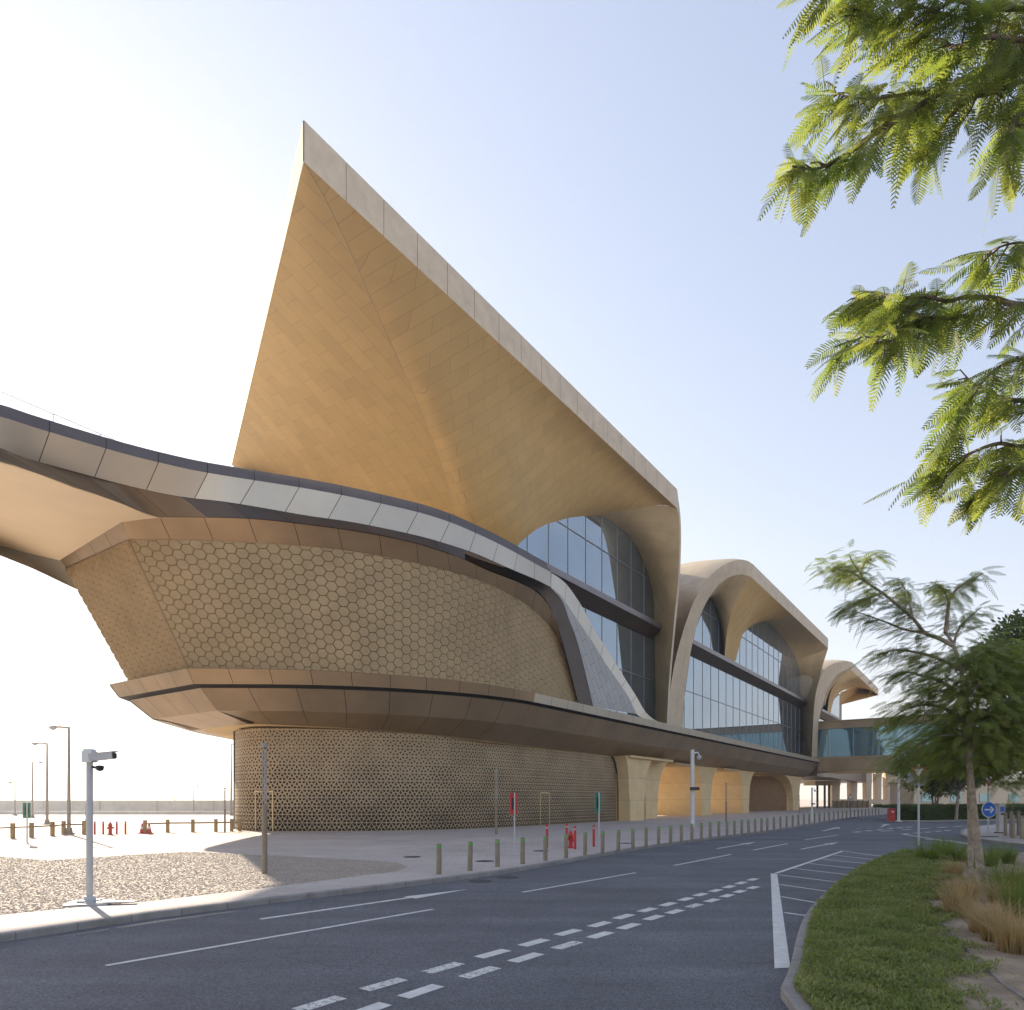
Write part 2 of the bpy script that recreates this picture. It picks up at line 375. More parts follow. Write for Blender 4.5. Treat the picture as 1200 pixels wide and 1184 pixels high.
def kerb(name, P, wdt, z, side=1):
    mb = MB(); A = P; B = offset2(P, wdt*side)
    L = 0; rows = [[], [], [], []]
    for a, b in zip(A, B):
        rows[0].append((a.x, a.y, -.02)); rows[1].append((a.x, a.y, z-.015)); 
        c = a.lerp(b, .1); rows[2].append((c.x, c.y, z+.008)); rows[3].append((b.x, b.y, z+.008))
    mb.grid(rows, smooth=False); o = mb.build(name, M['kerb']); tag(o, kind='structure'); return o
kerb('kerb', KP, .16, PH)
# gutter channel line just in front of the kerb
# gravel bed
gpx = [(-60,1001),(0,1004),(57,1008.4),(113,1004.7),(170,1001),(221,998.2),(260,1000),(310,1002.3),(355,1004.7),(418,1007.8),(466,1011),(478,1015.7),(463,1021.5),(418,1026.8),(355,1034.7),(292,1042.7),(255,1046.6),(170,1056.5),(85,1063.6),(0,1072),(-120,1084)]
GP = [G(x, y, PH+.004) for x, y in gpx]
tri_sheet('gravel_bed', [(p.x, p.y) for p in GP], PH+.004, M['gravel'], kind='structure')
def inpoly(x, y, P):
    c = False; n = len(P); j = n-1
    for i in range(n):
        if (P[i][1] > y) != (P[j][1] > y) and x < (P[j][0]-P[i][0])*(y-P[i][1])/(P[j][1]-P[i][1])+P[i][0]: c = not c
        j = i
    return c
gp2 = [(p.x, p.y) for p in GP]
mb = MB(); cnt = 0
x0, x1 = min(p[0] for p in gp2), max(p[0] for p in gp2); y0, y1 = min(p[1] for p in gp2), max(p[1] for p in gp2)
while cnt < 46000:
    x = random.uniform(x0, x1); y = y0+(y1-y0)*random.random()**1.3
    if not inpoly(x, y, gp2) or x/y < -.9: continue
    r = random.uniform(.012, .03); b = len(mb.v); a = random.random()*6.28
    h = r*random.uniform(.35, .75)
    for k in range(5):
        an = a+k*1.2566; rr = r*random.uniform(.75, 1.15); mb.v.append((x+rr*math.cos(an), y+rr*math.sin(an), PH+.002))
    for k in range(4):
        an = a+.3+k*1.5708; rr = r*random.uniform(.35, .7); mb.v.append((x+rr*math.cos(an), y+rr*math.sin(an), PH+h*random.uniform(.7, 1.1)))
    F5 = [(5,6,7,8),(0,1,5),(1,6,5),(1,2,6),(2,7,6),(2,3,7),(3,8,7),(3,4,8),(4,5,8),(4,0,5)]
    for f in F5: mb.f.append(tuple(b+i for i in f)); mb.uv.append([(0,0)]*len(f)); mb.sm.append(False)
    cnt += 1
tag(mb.build('gravel', M['stonebit']), kind='stuff')

# road markings
def strip(mb, a, b, wd, z=.005):
    t = (b-a).normalized(); n = Vector((-t.y, t.x, 0))*wd/2
    mb.q([(q.x, q.y, z) for q in (a-n, b-n, b+n, a+n)])
mk = MB()
for a, b, wd in (((124,1132),(507,1066),.10),((612,1046),(745,1023),.10),((790,1014.5),(857,1001.5),.11),((883,996.5),(923,988.8),.12),((943,984.5),(982,978.7),.13)):
    strip(mk, G(*a), G(*b), wd)
tag(mk.build('lane_line', M['paint']), kind='structure')
mk = MB()
def arrow(a, b, wd=.13, hw=.42, hl=.34, kink=0):
    a = G(*a); b = G(*b); t = (b-a).normalized(); n = Vector((-t.y, t.x, 0)); h = a.lerp(b, 1-hl)
    strip(mk, a, h, wd)
    mk.q([(q.x, q.y, .005) for q in (h-n*hw/2, b, h+n*hw/2)])
arrow((305,1077.5),(548,1042.5)); arrow((840,994.8),(886,987)); arrow((939,995.3),(983,987.2)); arrow((964,974),(984,969.6), .2, .7)
arrow((1033,969),(1040,966), .2, .8)
tag(mk.build('direction_arrow', M['paint']), kind='structure')
up = [(375,1176.5),(450,1154),(520,1134.5),(577.5,1118),(626,1105),(666,1093),(703,1083.5),(731,1074.5),(758.7,1066.7),(783,1060),(803.7,1054),(821,1048.7),(838.7,1044),(854.5,1039.5),(868.7,1035),(882,1031)]
lo = [(431,1184),(493.6,1162),(562.6,1139.8),(616.6,1122.5),(664.6,1108),(703.6,1096),(737,1085.8),(766,1075.7),(790.7,1068.7),(813.7,1061.7),(834.5,1055.5),(852,1050),(867,1045),(882.5,1040.5)]
mk = MB(); mw = MB()
for q, ln in enumerate((up, lo)):
    P = [G(*p) for p in ln]
    for i, p in enumerate(P):
        t = (P[min(i+1, len(P)-1)] - P[max(0, i-1)]); sp = t.length/(2 if 0 < i < len(P)-1 else 1); t.normalize()
        tgt = mw if (q == 0 and i < 3) or (q == 1 and i in (4, 9, 2)) else mk
        strip(tgt, p-t*sp*.31, p+t*sp*.31, .2)
tag(mk.build('give_way_line', M['paint']), kind='structure'); tag(mw.build('worn_give_way_line', M['worn']), kind='structure')
mk = MB()
Z8 = lambda x, y: G(860+x/3.482, 840+y/3.482)
q = [Z8(150,640), Z8(177,642), Z8(231,1025), Z8(166,1028)]; mk.q([(p.x, p.y, .005) for p in reversed(q)])
for a, b, wd in (((172,640),(445,549),.13),((445,549),(640,576),.10),((408,566),(606,588),.10),((365,583),(578,604),.10),((308,600),(535,625),.10),((245,620),(488,649),.10),((184,646),(432,678),.10),((187,686),(380,714),.10),((194,736),(338,761),.10),((206,801),(303,815),.10)):
    strip(mk, Z8(*a), Z8(*b), wd, .009)
tag(mk.build('hatched_marking', M['paint']), kind='structure')
mk = MB()
def dash(a, b, n, wd, fill=.55):
    a = Z8(*a); b = Z8(*b)
    for i in range(n): strip(mk, a.lerp(b, i/n), a.lerp(b, (i+fill)/n), wd)
dash((490,472),(740,448), 6, .35); dash((500,458),(720,450), 5, .2, .3); dash((600,468),(960,445), 5, .25); dash((690,480),(870,508), 1, .2, 1); dash((690,480),(900,462), 5, .3); dash((870,505),(1010,528), 1, .25, 1); dash((780,500),(900,510), 2, .25); dash((1050,570),(1184,568), 1, .12, 1)
tag(mk.build('junction_marking', M['paint']), kind='structure')
# manholes
for i, (x, y) in enumerate(((483,1004.5),(568,1009.5),(563,1033),(595,1028.5),(634,997.5),(734,988.5),(637,998))[:6]):
    on = y < 1015; z0 = PH if on else 0; c = G(x, y, z0); mb = MB(); mb.lathe([(.32,.002),(.30,.012),(.26,.008),(0.01,.008)], (0,0,0), 20)
    o = mb.build('manhole_cover', M['iron']); o.location = (c.x, c.y, z0)
    tag(o, ['dark round cover in the pavement in front of the lattice wall, leftmost','dark round cover in the pavement behind the second bollard from the left','dark round cover in the asphalt, left of two by the kerb','dark round cover in the asphalt, right of two by the kerb','dark round cover in the pavement beside the red posts','small dark cover in the pavement, right of the green sign'][i], 'manhole cover', 'covers set in the road and pavement')

# planting island
ip = [Vector((2.3,-6,0)), Vector((2.5,3,0))] + [G(*p) for p in ((921,1180),(926,1144),(933,1109),(941,1085),(955,1064),(983,1038.5),(1015,1018.5),(1044,1007),(1070,1001),(1100,998.5))]
ipc = Cv(ip, sub=6).pts(50)
ring = ipc + [Vector((20.5,25.6,0)), Vector((24,22,0)), Vector((30,12,0)), Vector((34,-6,0))]
tri_sheet('planting_bed', [(p.x, p.y) for p in offset2(ipc, -.14)] + [(p.x, p.y) for p in ring[50:]], PH, M['soil'], kind='structure')
kerb('island_kerb', ring, .14, PH, -1)
# ground cover: near strip of the island
def cover_ok(x, y):
    if not inpoly(x, y, isl): return False
    lim = 4.7 + (y-7)*.56 if y < 13.5 else 8.35+(y-13.5)*.72     # right boundary of the cover
    return x < lim + mnoise.noise(Vector((x*.9, y*.9, 3)))*.9 + mnoise.noise(Vector((x*4, y*4, 9)))*.5 + random.gauss(0, .12)
isl = [(p.x, p.y) for p in offset2(ipc, -.14)] + [(p.x, p.y) for p in ring[50:]]
mb = MB(); cnt = 0
def leafq(mb, p, d, nrm, L, wd):
    s_ = d.cross(nrm)
    if s_.length < 1e-6: return
    s_ = s_.normalized()*wd/2; b = len(mb.v)
    m_ = p+d*L*.5+nrm*L*.08
    mb.v += [tuple(p), tuple(m_+s_), tuple(p+d*L), tuple(m_-s_)]
    mb.f.append((b, b+1, b+2, b+3)); mb.uv.append([(0,0)]*4); mb.sm.append(False)
tries = 0
while cnt < 105000 and tries < 900000:
    tries += 1
    y = 4.5 + 22*random.random()**1.7; x = random.uniform(2.2, 15)
    if not cover_ok(x, y): continue
    edge = 1.0
    a = random.random()*6.28; el = random.uniform(.1, 1.2); d = Vector((math.cos(a)*math.cos(el), math.sin(a)*math.cos(el), math.sin(el)))
    hh = PH + random.uniform(.0, .09)*(1+1.1*mnoise.noise(Vector((x*1.6, y*1.6, 0))))
    n_ = Vector((random.gauss(0,.3), random.gauss(0,.3), 1)).normalized()
    L = random.uniform(.038, .078)*(1+max(0, y-10)*.09)
    leafq(mb, Vector((x, y, hh)), d, n_, L, L*.36); cnt += 1
tag(mb.build('ground_cover', M['cover']), kind='stuff')
# dry strands on soil
mb = MB()
for i in range(16000):
    y = 4.5+18*random.random()**1.6; x = random.uniform(3.5, 17)
    if not inpoly(x, y, isl) or cover_ok(x-.7, y): continue
    a = random.random()*6.28; el = random.uniform(0, .35)
    d = Vector((math.cos(a)*math.cos(el), math.sin(a)*math.cos(el), math.sin(el))); L = random.uniform(.08, .32)
    leafq(mb, Vector((x, y, PH+.012)), d, Vector((0,-.3,1)).normalized(), L, .011+.0006*y)
tag(mb.build('dry_grass_litter', M['grassd']), kind='stuff')
mb = MB(); P = [G(860+x/3.482, 840+y/3.482, PH+.02) for x, y in ((805,740),(820,800),(870,865),(930,930),(985,985),(1040,1035),(1100,1090),(1184,1150),(1240,1200))]
mb.tube(catmull(P, 5), .011, 6); tag(mb.build('irrigation_hose', M['pipe']), 'thin grey drip hose lying on the bare soil of the planting bed', 'hose')

# ornamental grasses
def tuft(name, loc, h, r, n, m, label, g):
    mb = MB()
    for i in range(n):
        a = random.random()*6.28; rr = r*.35*random.random()**.5; p = Vector((rr*math.cos(a), rr*math.sin(a), 0))
        L = h*random.uniform(.35, 1.15); lean = (.05+.85*random.random()**1.3)*r/h*1.6; a2 = a+random.gauss(0, .5); wd = random.uniform(.003, .007)*(1+loc[1]*.03)
        side = Vector((-math.sin(a2+random.gauss(0,1)), math.cos(a2), 0)).normalized()*wd
        pts = []
        for k in range(4):
            t = k/3; pts.append(p + Vector((math.cos(a2)*lean*L*t*t*1.1, math.sin(a2)*lean*L*t*t*1.1, L*(t-.25*lean*t*t))))
        b = len(mb.v)
        for k, q in enumerate(pts):
            s_ = side*(1-k/3.2); mb.v += [tuple(q-s_), tuple(q+s_)]
        for k in range(3): mb.f.append((b+2*k, b+2*k+1, b+2*k+3, b+2*k+2)); mb.uv.append([(0,0)]*4); mb.sm.append(True)
    o = mb.build(name, m); o.location = loc; tag(o, label, 'grass tuft', g); return o
tl = [(790,600,.75,.55,1,'tall green grass clump at the tip of the planting bed near the sign pole'),
      (905,590,.7,.5,1,'green grass clump just left of the tree trunk, behind a straw-coloured one'),
      (900,655,.45,.33,0,'small straw-coloured grass clump left of the tree trunk, farthest back of the dry ones'),
      (945,745,.5,.42,0,'straw-coloured grass clump directly left of the trunk foot'),
      (915,815,.6,.42,0,'greenish tan grass clump at the edge of the bare soil, left of the trunk'),
      (1045,610,.6,.4,1,'olive grass clump right behind the leaning tree trunk'),
      (1120,600,.65,.35,1,'narrow green grass clump between the trunk and the picture edge, at the back'),
      (1120,720,.85,.6,1,'large bright green grass clump right of the tree trunk'),
      (1085,760,.5,.4,0,'straw-coloured grass clump between the trunk and the large green clump'),
      (1020,880,.5,.36,0,'straw-coloured grass clump at the front, left of the two tallest dry ones'),
      (1065,915,.55,.34,0,'tall straw-coloured grass clump at the front, second from the picture edge'),
      (1150,960,.58,.42,0,'golden dry grass clump nearest to the viewer'),
      (1180,820,.8,.55,1,'bright green grass clump cut by the right picture edge'),
      (1180,690,.5,.4,0,'brown grass clump at the right picture edge behind the green ones'),
      (985,620,.6,.4,1,'short green grass clump touching the foot of the slender second trunk'),
      (860,560,.6,.45,1,'green grass clump right of the one by the sign pole, at the back of the bed')]
for i, (x, y, h, r, gr, lb) in enumerate(tl):
    c = G(860+x/3.482, 840+y/3.482, PH)
    tuft('ornamental_grass', (c.x, c.y, PH), h*random.uniform(1.05,1.3), r*1.4, 430, M['grassg'] if gr else M['grassd'], lb, 'ornamental grass clumps in the planting bed')
    if gr:   # dead blades at the base are part of the same clump
        o = tuft('dry_blades', (0, 0, 0), h*.6, r, 200, M['grassd'], None, None); 
        for k_ in ('label','category','group'):
            if k_ in o: del o[k_]
        o.parent = [ob for ob in col.objects if ob.name.startswith('ornamental_grass')][-1]

# ================================================================== STATION
st = empty('station_building', W(60, 40, 0), label='golden stone station with sweeping pointed canopy, arched glass bays and hexagon-clad drum', cat='station building')
def adopt(o, par=None):
    """keep world placement while parenting to the station empty"""
    p = par or st; o.parent = p
    if p is st: o.matrix_parent_inverse = Matrix.Translation(-Vector(st.location))
    return o
class _P:  # marker so parts built in world coordinates keep their place
    pass
_build = MB.build
def build(s, name, m, parent=None):
    o = _build(s, name, m, None)
    if parent is not None:
        o.parent = parent
        if parent.type == 'EMPTY' and parent.get('worldbuilt'): o.matrix_parent_inverse = Matrix.Translation(-Vector(parent.location))
    return o
MB.build = build
st['worldbuilt'] = 1

ZT, ZB = 31.3, 29.5
T_t, R_t = PZ(355,145,ZT), PZ(794.5,573,ZT)
uT = UV(T_t)[0]
T_t = W(18.4, 24, ZT); T_b = W(18.4, 24, ZB)
R_t = W(UV(PV(793.5,572,24))[0], 24, ZT); R_b = W(UV(PV(793.5,589,24))[0], 24, ZB)
L_t = PZ(277, 505, ZT); L_b = PZ(272.0, 541, ZB)
dl = (L_b-T_b); dl.z = 0; dl.normalize()
L_b = T_b + dl*((L_b-T_b).length); L2_b = L_b + dl*.6; L_t = L_b + Vector((0,0,ZT-ZB)); L2_t = L2_b + Vector((0,0,ZT-ZB))
# fascias
panels(Cv([T_t, R_t], False), Cv([T_b, R_b], False), 2.4, M['stone'], st, 'canopy_fascia', gap=.03, n=18, k=1)
panels(Cv([L2_t, T_t], False), Cv([L2_b, T_b], False), 2.4, M['stone'], st, 'canopy_side_fascia', gap=.03, n=15, k=1)
# soffit patches
creaseP = [T_b] + [PV(px, py, v) for px, py, v in ((384,240,24.7),(413,301,25.7),(444.5,373,27.0),(469,427,27.9),(485,463,28.5),(507.5,517,29.4),(525.5,571,30.3),(532,602.5,31.0))]
crease = Cv(creaseP)
C0 = creaseP[-1]
glassA = [(608.8,636.8),(619,628),(629.7,620),(640,614.8),(653.4,610.8),(666,607.2),(680,605.4),(692,604.3),(704,604.7)]
GA = [PV(x, y, 28) for x, y in glassA]
low = [C0 + Vector((0,0,0)), PV(556,660,28.3), PV(580,672,28.2)]
# pier foot between crease and glass spring (hidden behind the ribbon)
footc = [C0, PV(548,632,30.0), PV(574,650,29.2), PV(597,648,28.4)] + GA
arch = Cv(footc)
Ap = GA[-1]
AR = Cv([Ap, PV(725,600,26.9), PV(750,596,25.8), PV(775,592,24.8), R_b])
ARr = Cv(list(reversed(AR.P)), False)
patchA = coons(Cv([T_b, R_b], False), arch, crease, ARr, 40, 40)
def uvA(p): a, b = UV(p); return (a, 29.5-p.z)
def uvB(p): a, b = UV(p); return (a + (29.5-p.z)*.5, b)
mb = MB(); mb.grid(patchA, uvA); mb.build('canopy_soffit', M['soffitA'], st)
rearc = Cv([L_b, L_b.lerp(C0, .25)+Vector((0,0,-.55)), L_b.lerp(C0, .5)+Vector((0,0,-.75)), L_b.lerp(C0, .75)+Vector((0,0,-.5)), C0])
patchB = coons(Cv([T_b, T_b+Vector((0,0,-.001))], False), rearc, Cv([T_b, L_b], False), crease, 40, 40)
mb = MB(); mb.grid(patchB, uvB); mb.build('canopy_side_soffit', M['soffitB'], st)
mb = MB(); mb.tube(crease.pts(40), .03, 5); mb.build('crease_joint', M['jamb'], st)
# far facet and the wall that hangs from it, down behind the ribbon
rc = rearc
lowr = Cv([L2_b, PZ(300,570,25.5), W(33,44,20), W(36,40,14), W(38,32,10)])
mb = MB(); mb.grid(loftrows(rc, lowr, 30, 6), uvB); mb.build('rear_soffit_facet', M['soffitB'], st)
# roof deck of the three shells
def slab(name, poly, z0, z1, m):
    mb = MB(); mb.prism([(p.x, p.y) for p in poly], z0, z1); return mb.build(name, m, st)
slab('canopy_roof', [W(18.6,24.1,0), W(UV(R_t)[0]-.2,24.1,0), W(UV(R_t)[0]-.2,60,0), W(40,60,0), Vector((L2_t.x+.3, L2_t.y, 0))], ZT-.25, ZT-.02, M['stone'])

# arch 1 glass
archR = [(704,604.7),(714,609),(724,616.6),(735,626),(744.6,638.5),(752,652.5),(758,669),(762,682),(765,696),(766.3,711),(766.6,723),(767.6,780),(769,846)]
GR = [PV(x, y, 28) for x, y in archR]
frontR = [(793.5,589),(795.6,606),(796.4,625),(796.3,640),(794.4,684.6),(791.6,710.6),(787.9,751.5),(784,798),(781.4,852)]
FR = [R_b] + [PFr(x, y) for x, y in frontR[1:]]
mb = MB(); mb.grid(coons(AR, Cv([GR[-1], FR[-1]], False), Cv(GR), Cv(FR), 30, 10)); mb.build('arch_jamb', M['jamb'], st)
# canopy leg edge (thin light return)
outR = [R_t + Vector((0,0,0))] + [PFr(x, y) for x, y in ((797.5,606),(798.2,628),(798,645),(796.4,684.6),(794,710.6),(790,751.5),(786,798),(783.4,852))]
mb = MB(); mb.grid(loftrows(Cv([R_b]+FR[1:]), Cv(outR), 30, 1)); mb.build('leg_edge', M['stone'], st)

def gridglass(name, us, zs, outline, v, m=None):
    """glass sheet + mullions clipped to an outline (list of (u,z)) in plane v"""
    from mathutils.geometry import tessellate_polygon
    m = m or M['glass']
    P = [Vector((a, b, 0)) for a, b in outline]; mb = MB()
    for t in tessellate_polygon([P]):
        q = [W(outline[i][0], v, outline[i][1]) for i in t]; mb.q(q, [(outline[i][0], outline[i][1]) for i in t])
    g = mb.build(name, m, st)
    mm = MB()
    def spans(fixed, vert):
        xs = []; n = len(outline)
        for i in range(n):
            a, b = outline[i], outline[(i+1) % n]
            if not vert: a, b = (a[1], a[0]), (b[1], b[0])
            if (a[0] > fixed) != (b[0] > fixed): xs.append(a[1] + (b[1]-a[1])*(fixed-a[0])/(b[0]-a[0]))
        xs.sort(); return list(zip(xs[::2], xs[1::2]))
    rz = math.atan2(CA, SA)
    for u in us:
        for a, b in spans(u, True):
            if b-a > .1: mm.box(W(u, v-.02, (a+b)/2), .045, .04, b-a, rz)
    for z in zs:
        for a, b in spans(z, False):
            if b-a > .1: mm.box(W((a+b)/2, v-.03, z), b-a, .06, .06, rz)
    mm.build('mullion', M['mull'], g); return g
def uz(p): a, b = UV(p); return (a, p.z)
o1 = [uz(p) for p in Cv([W(36.5,28,9.2), W(37,28,14), W(38.6,28,18.6)] + GA[:1], sub=4).P] + [uz(p) for p in Cv(GA, sub=3).P[1:]] + [uz(p) for p in Cv(GR, sub=3).P[1:]]
o1 = o1[:-1] + [(o1[-1][0], 9.2)]
gridglass('arch_glazing', [38.5+i*2.95 for i in range(10)], [24.2, 14.2], o1, 28.0)
# slanted glass over the mid band
# ------------------------------------------------------------------ bay 2
Z4 = lambda x, y: (760+x/5.382, 640+y/5.382)
In2 = [(215,1150),(225,960),(240,840),(262,690),(290,560),(320,460),(360,365),(410,285),(460,230),(520,192),(590,180),(645,192)]
I2 = [PFr(*Z4(*p)) for p in In2]; b2 = W(UV(I2[-1])[0], 24, ZB); I2[-1] = b2
R2 = PV(*Z4(1132,643), 24); R2 = W(UV(R2)[0], 24, ZB)
Out2 = [(115,1120),(138,900),(165,740),(200,600),(240,470),(290,340),(345,245),(410,170),(480,118),(560,88),(620,92),(660,118)]
O2 = [PFr(*Z4(*p)) for p in Out2]; O2[-1] = W(UV(O2[-1])[0], 24, ZT)
R2t = W(UV(R2)[0]+.2, 24, ZT)
mb = MB(); mb.grid(loftrows(Cv(O2), Cv(I2), 60, 3)); mb.build('arch_front', M['skin'], st)
panels(Cv([O2[-1], R2t], False), Cv([b2, R2], False), 3, M['stone'], st, 'roof_fascia', gap=.03, k=1)
def extr(curve, dv, dz, n=30, k=4):
    A = curve; rows = []
    for j in range(k+1):
        row = []
        for i in range(n+1):
            p = A(i/n); hgt = max(0, (p.z-15)/16); lowk = max(0, min(1, (24-p.z)/6)); row.append(p + W((3.5 if j == 1 else 5)*lowk*(j > 0), dv*(j/k)**1.6, 0) + Vector((0, 0, dz*hgt*min(1, j/k*3)))) 
        rows.append(row)
    return rows
mb = MB(); mb.grid(extr(Cv(O2), 34, 1.0, 50, 10)); mb.build('shell_skin', M['skin'], st)
slab('shell_roof', [W(UV(O2[-1])[0],24.1,0), W(UV(R2)[0],24.1,0), W(UV(R2)[0],58,0), W(UV(O2[-1])[0],58,0)], ZT-.25, ZT-.02, M['stone'])
# column crease
c2 = [b2] + [PV(*Z4(x, y), v) for x, y, v in ((605,255,24.7),(562,330,25.4),(520,430,26.2),(496,540,26.9),(484,640,27.2),(480,704,27.4))]
crease2 = Cv(c2)
G1 = [PV(*Z4(x, y), 28) for x, y in ((385,325),(405,345),(425,385),(443,440),(456,500),(464,560),(470,630),(472,704))]
a2 = PFr(*Z4(380,331))
in2cut = [a2] + [PFr(*Z4(*p)) for p in ((410,285),(460,230),(520,192),(590,180))] + [b2]
mb = MB(); mb.grid(coons(Cv(in2cut), Cv([G1[-1], c2[-1]], False), Cv([a2]+G1), crease2, 30, 24)); mb.build('vault_underside', M['jamb'], st)
e2 = W(UV(PV(*Z4(905,462), 24))[0], 24, ZB)
D2 = [PV(*Z4(x, y), 28) for x, y in ((550,724),(556,650),(566,610),(582,575),(604,545),(632,518),(664,498),(700,482),(742,471))]
f2 = D2[-1]
mb = MB(); mb.grid(coons(Cv([b2, e2], False), Cv([c2[-1]]+D2), crease2, Cv([e2, PV(*Z4(830,462), 26), f2]), 36, 30), uvA); mb.build('column_vault', M['soffitA'], st)
Gr2 = [PV(*Z4(x, y), 28) for x, y in ((660,500),(700,540),(770,590),(850,648),(905,690),(930,725),(950,775),(962,830),(968,880),(970,960),(974,1184))]
Gr2 = [PV(*Z4(x, y), 28) for x, y in ((742,471),(800,520),(860,590),(905,660),(935,725),(952,775),(962,830),(968,880),(970,960),(974,1192))]
# the glass top follows the soffit; soffit between roof edge and glass
Rp = Gr2[4]
mb = MB(); mb.grid(coons(Cv([e2, R2], False), Cv([f2]+Gr2[1:5]), Cv([e2, PV(*Z4(830,462), 26), f2]), Cv([R2, Rp], False), 20, 20)); mb.build('dark_vault', M['jamb'], st)
fr2 = [R2] + [PFr(*Z4(x, y)) for x, y in ((1112,710),(1090,780),(1072,850),(1056,930),(1044,1010),(1036,1080),(1030,1130),(1026,1325))]
mb = MB(); mb.grid(coons(Cv([Rp, R2], False), Cv([Gr2[-1], fr2[-1]], False), Cv(Gr2[4:]), Cv(fr2), 24, 8)); mb.build('arch_jamb', M['jamb'], st)
# bay-2 glazing
ob = [uz(p) for p in Cv(Gr2, sub=3).P]
lft = [uz(p) for p in [PV(*Z4(x, y), 28) for x, y in ((200,1160),(225,960),(262,690),(300,520),(345,400))]]
o2a = [(lft[0][0]-1, 9.2)] + lft + [uz(p) for p in G1] + [uz(p) for p in D2[1:]] + ob[1:-1] + [(ob[-1][0], 9.2)]
gridglass('arch_glazing', [67+i*2.95 for i in range(22)], [24.6, 14.4], o2a, 28.0)
# ------------------------------------------------------------------ bay 3 (far, mirrored prow)
Z5 = lambda x, y: (930+x/9.108, 760+y/9.108)
I3 = [PFr(*Z5(x, y)) for x, y in ((262,860),(270,770),(300,640),(340,510),(390,380),(460,285),(530,240),(610,232))]
b3 = W(UV(I3[-1])[0], 24, ZB); I3[-1] = b3
R3 = W(UV(PV(*Z5(905,490), 24))[0], 24, ZB); R3t = R3 + Vector((0,0,ZT-ZB))
O3 = [PFr(*Z5(x, y)) for x, y in ((195,1160),(203,900),(212,720),(225,560),(250,420),(290,300),(350,210),(430,160),(500,143),(560,135),(622,146))]
O3[-1] = W(UV(O3[-1])[0], 24, ZT)
mb = MB(); mb.grid(loftrows(Cv(O3), Cv([PFr(*Z5(250,1160))]+I3), 40, 3)); mb.build('arch_front', M['skin'], st)
panels(Cv([O3[-1], R3t], False), Cv([b3, R3], False), 3.5, M['stone'], st, 'roof_fascia', gap=.03, k=1)
mb = MB(); mb.grid(extr(Cv(O3), 34, 1.0, 40, 10)); mb.build('shell_skin', M['skin'], st)
slab('shell_roof', [W(UV(O3[-1])[0],24.1,0), W(UV(R3)[0]-.2,24.1,0), W(UV(R3)[0]-14,50,0), W(UV(O3[-1])[0],58,0)], ZT-.25, ZT-.02, M['stone'])
c3 = [b3] + [PV(*Z5(x, y), v) for x, y, v in ((500,330,24.8),(420,420,25.6),(382,520,26.6),(366,620,27.2),(360,695,27.4))]
a3 = PFr(*Z5(330,560))
g3 = [a3, PV(*Z5(345,600), 28), PV(*Z5(352,695), 28)]
mb = MB(); mb.grid(coons(Cv([a3]+[PFr(*Z5(x, y)) for x, y in ((390,380),(460,285),(530,240))]+[b3]), Cv([g3[-1], c3[-1]], False), Cv(g3), Cv(c3), 20, 14)); mb.build('vault_underside', M['jamb'], st)
D3 = [PV(*Z5(x, y), 28) for x, y in ((398,690),(408,620),(425,565),(460,505),(520,455),(600,430),(735,415))]
e3 = R3.lerp(b3, .18)
mb = MB(); mb.grid(coons(Cv([b3, R3], False), Cv([c3[-1]]+D3), Cv(c3), Cv([R3, D3[-1]], False), 24, 24), uvA); mb.build('column_vault', M['soffitA'], st)
mb = MB(); q = [PV(*Z5(490,605), 30), R3, D3[-1], PV(*Z5(490,535), 29.5)]; mb.q(q); mb.q([q[3], D3[-1], PV(*Z5(600,430),28.1), PV(*Z5(500,470), 28.1)]); mb.build('tip_soffit', M['soffitB'], st)
g3o = [uz(PV(*Z5(x, y), 28.2)) for x, y in ((265,800),(300,640),(350,590),(400,600),(430,540),(490,490),(487,760))]
gridglass('arch_glazing', [], [], g3o, 28.2)
# ------------------------------------------------------------------ mid beams
rz = math.atan2(CA, SA)
def beam(px0, px1, v, z, name='mid_beam'):
    u0 = UV(PV(px0, 600, v))[0]; u1 = UV(PV(px1, 600, v))[0]
    mb = MB(); mb.box(W((u0+u1)/2, v+.45, z-.28), u1-u0, 1.0, .5, rz)
    a = mb.build(name, M['beam'], st)
    mb = MB(); mb.grid([[W(u0, v+.15, z-.53), W(u1, v+.15, z-.53)], [W(u0, 27.95, z-1.35), W(u1, 27.95, z-1.35)]]); mb.build('beam_underside', M['dark'], a)
beam(640, 776, 26.85, 19.7); beam(811, 946, 26.9, 19.9); beam(963, 983, 26.9, 19.9)
# unseen dark core added behind the glass to keep daylight from passing through
mb = MB(); mb.prism([(p.x, p.y) for p in (W(43,31,0), W(190,31,0), W(190,48.5,0), W(47,48.5,0))], 9.0, 28.6); mb.build('daylight_block_core', M['dark'], st)
mb = MB(); mb.prism([(p.x, p.y) for p in (W(39,30,0), W(64,30,0), W(64,48.5,0), W(45,48.5,0))], 9.0, 18); mb.build('daylight_block_core', M['dark'], st)

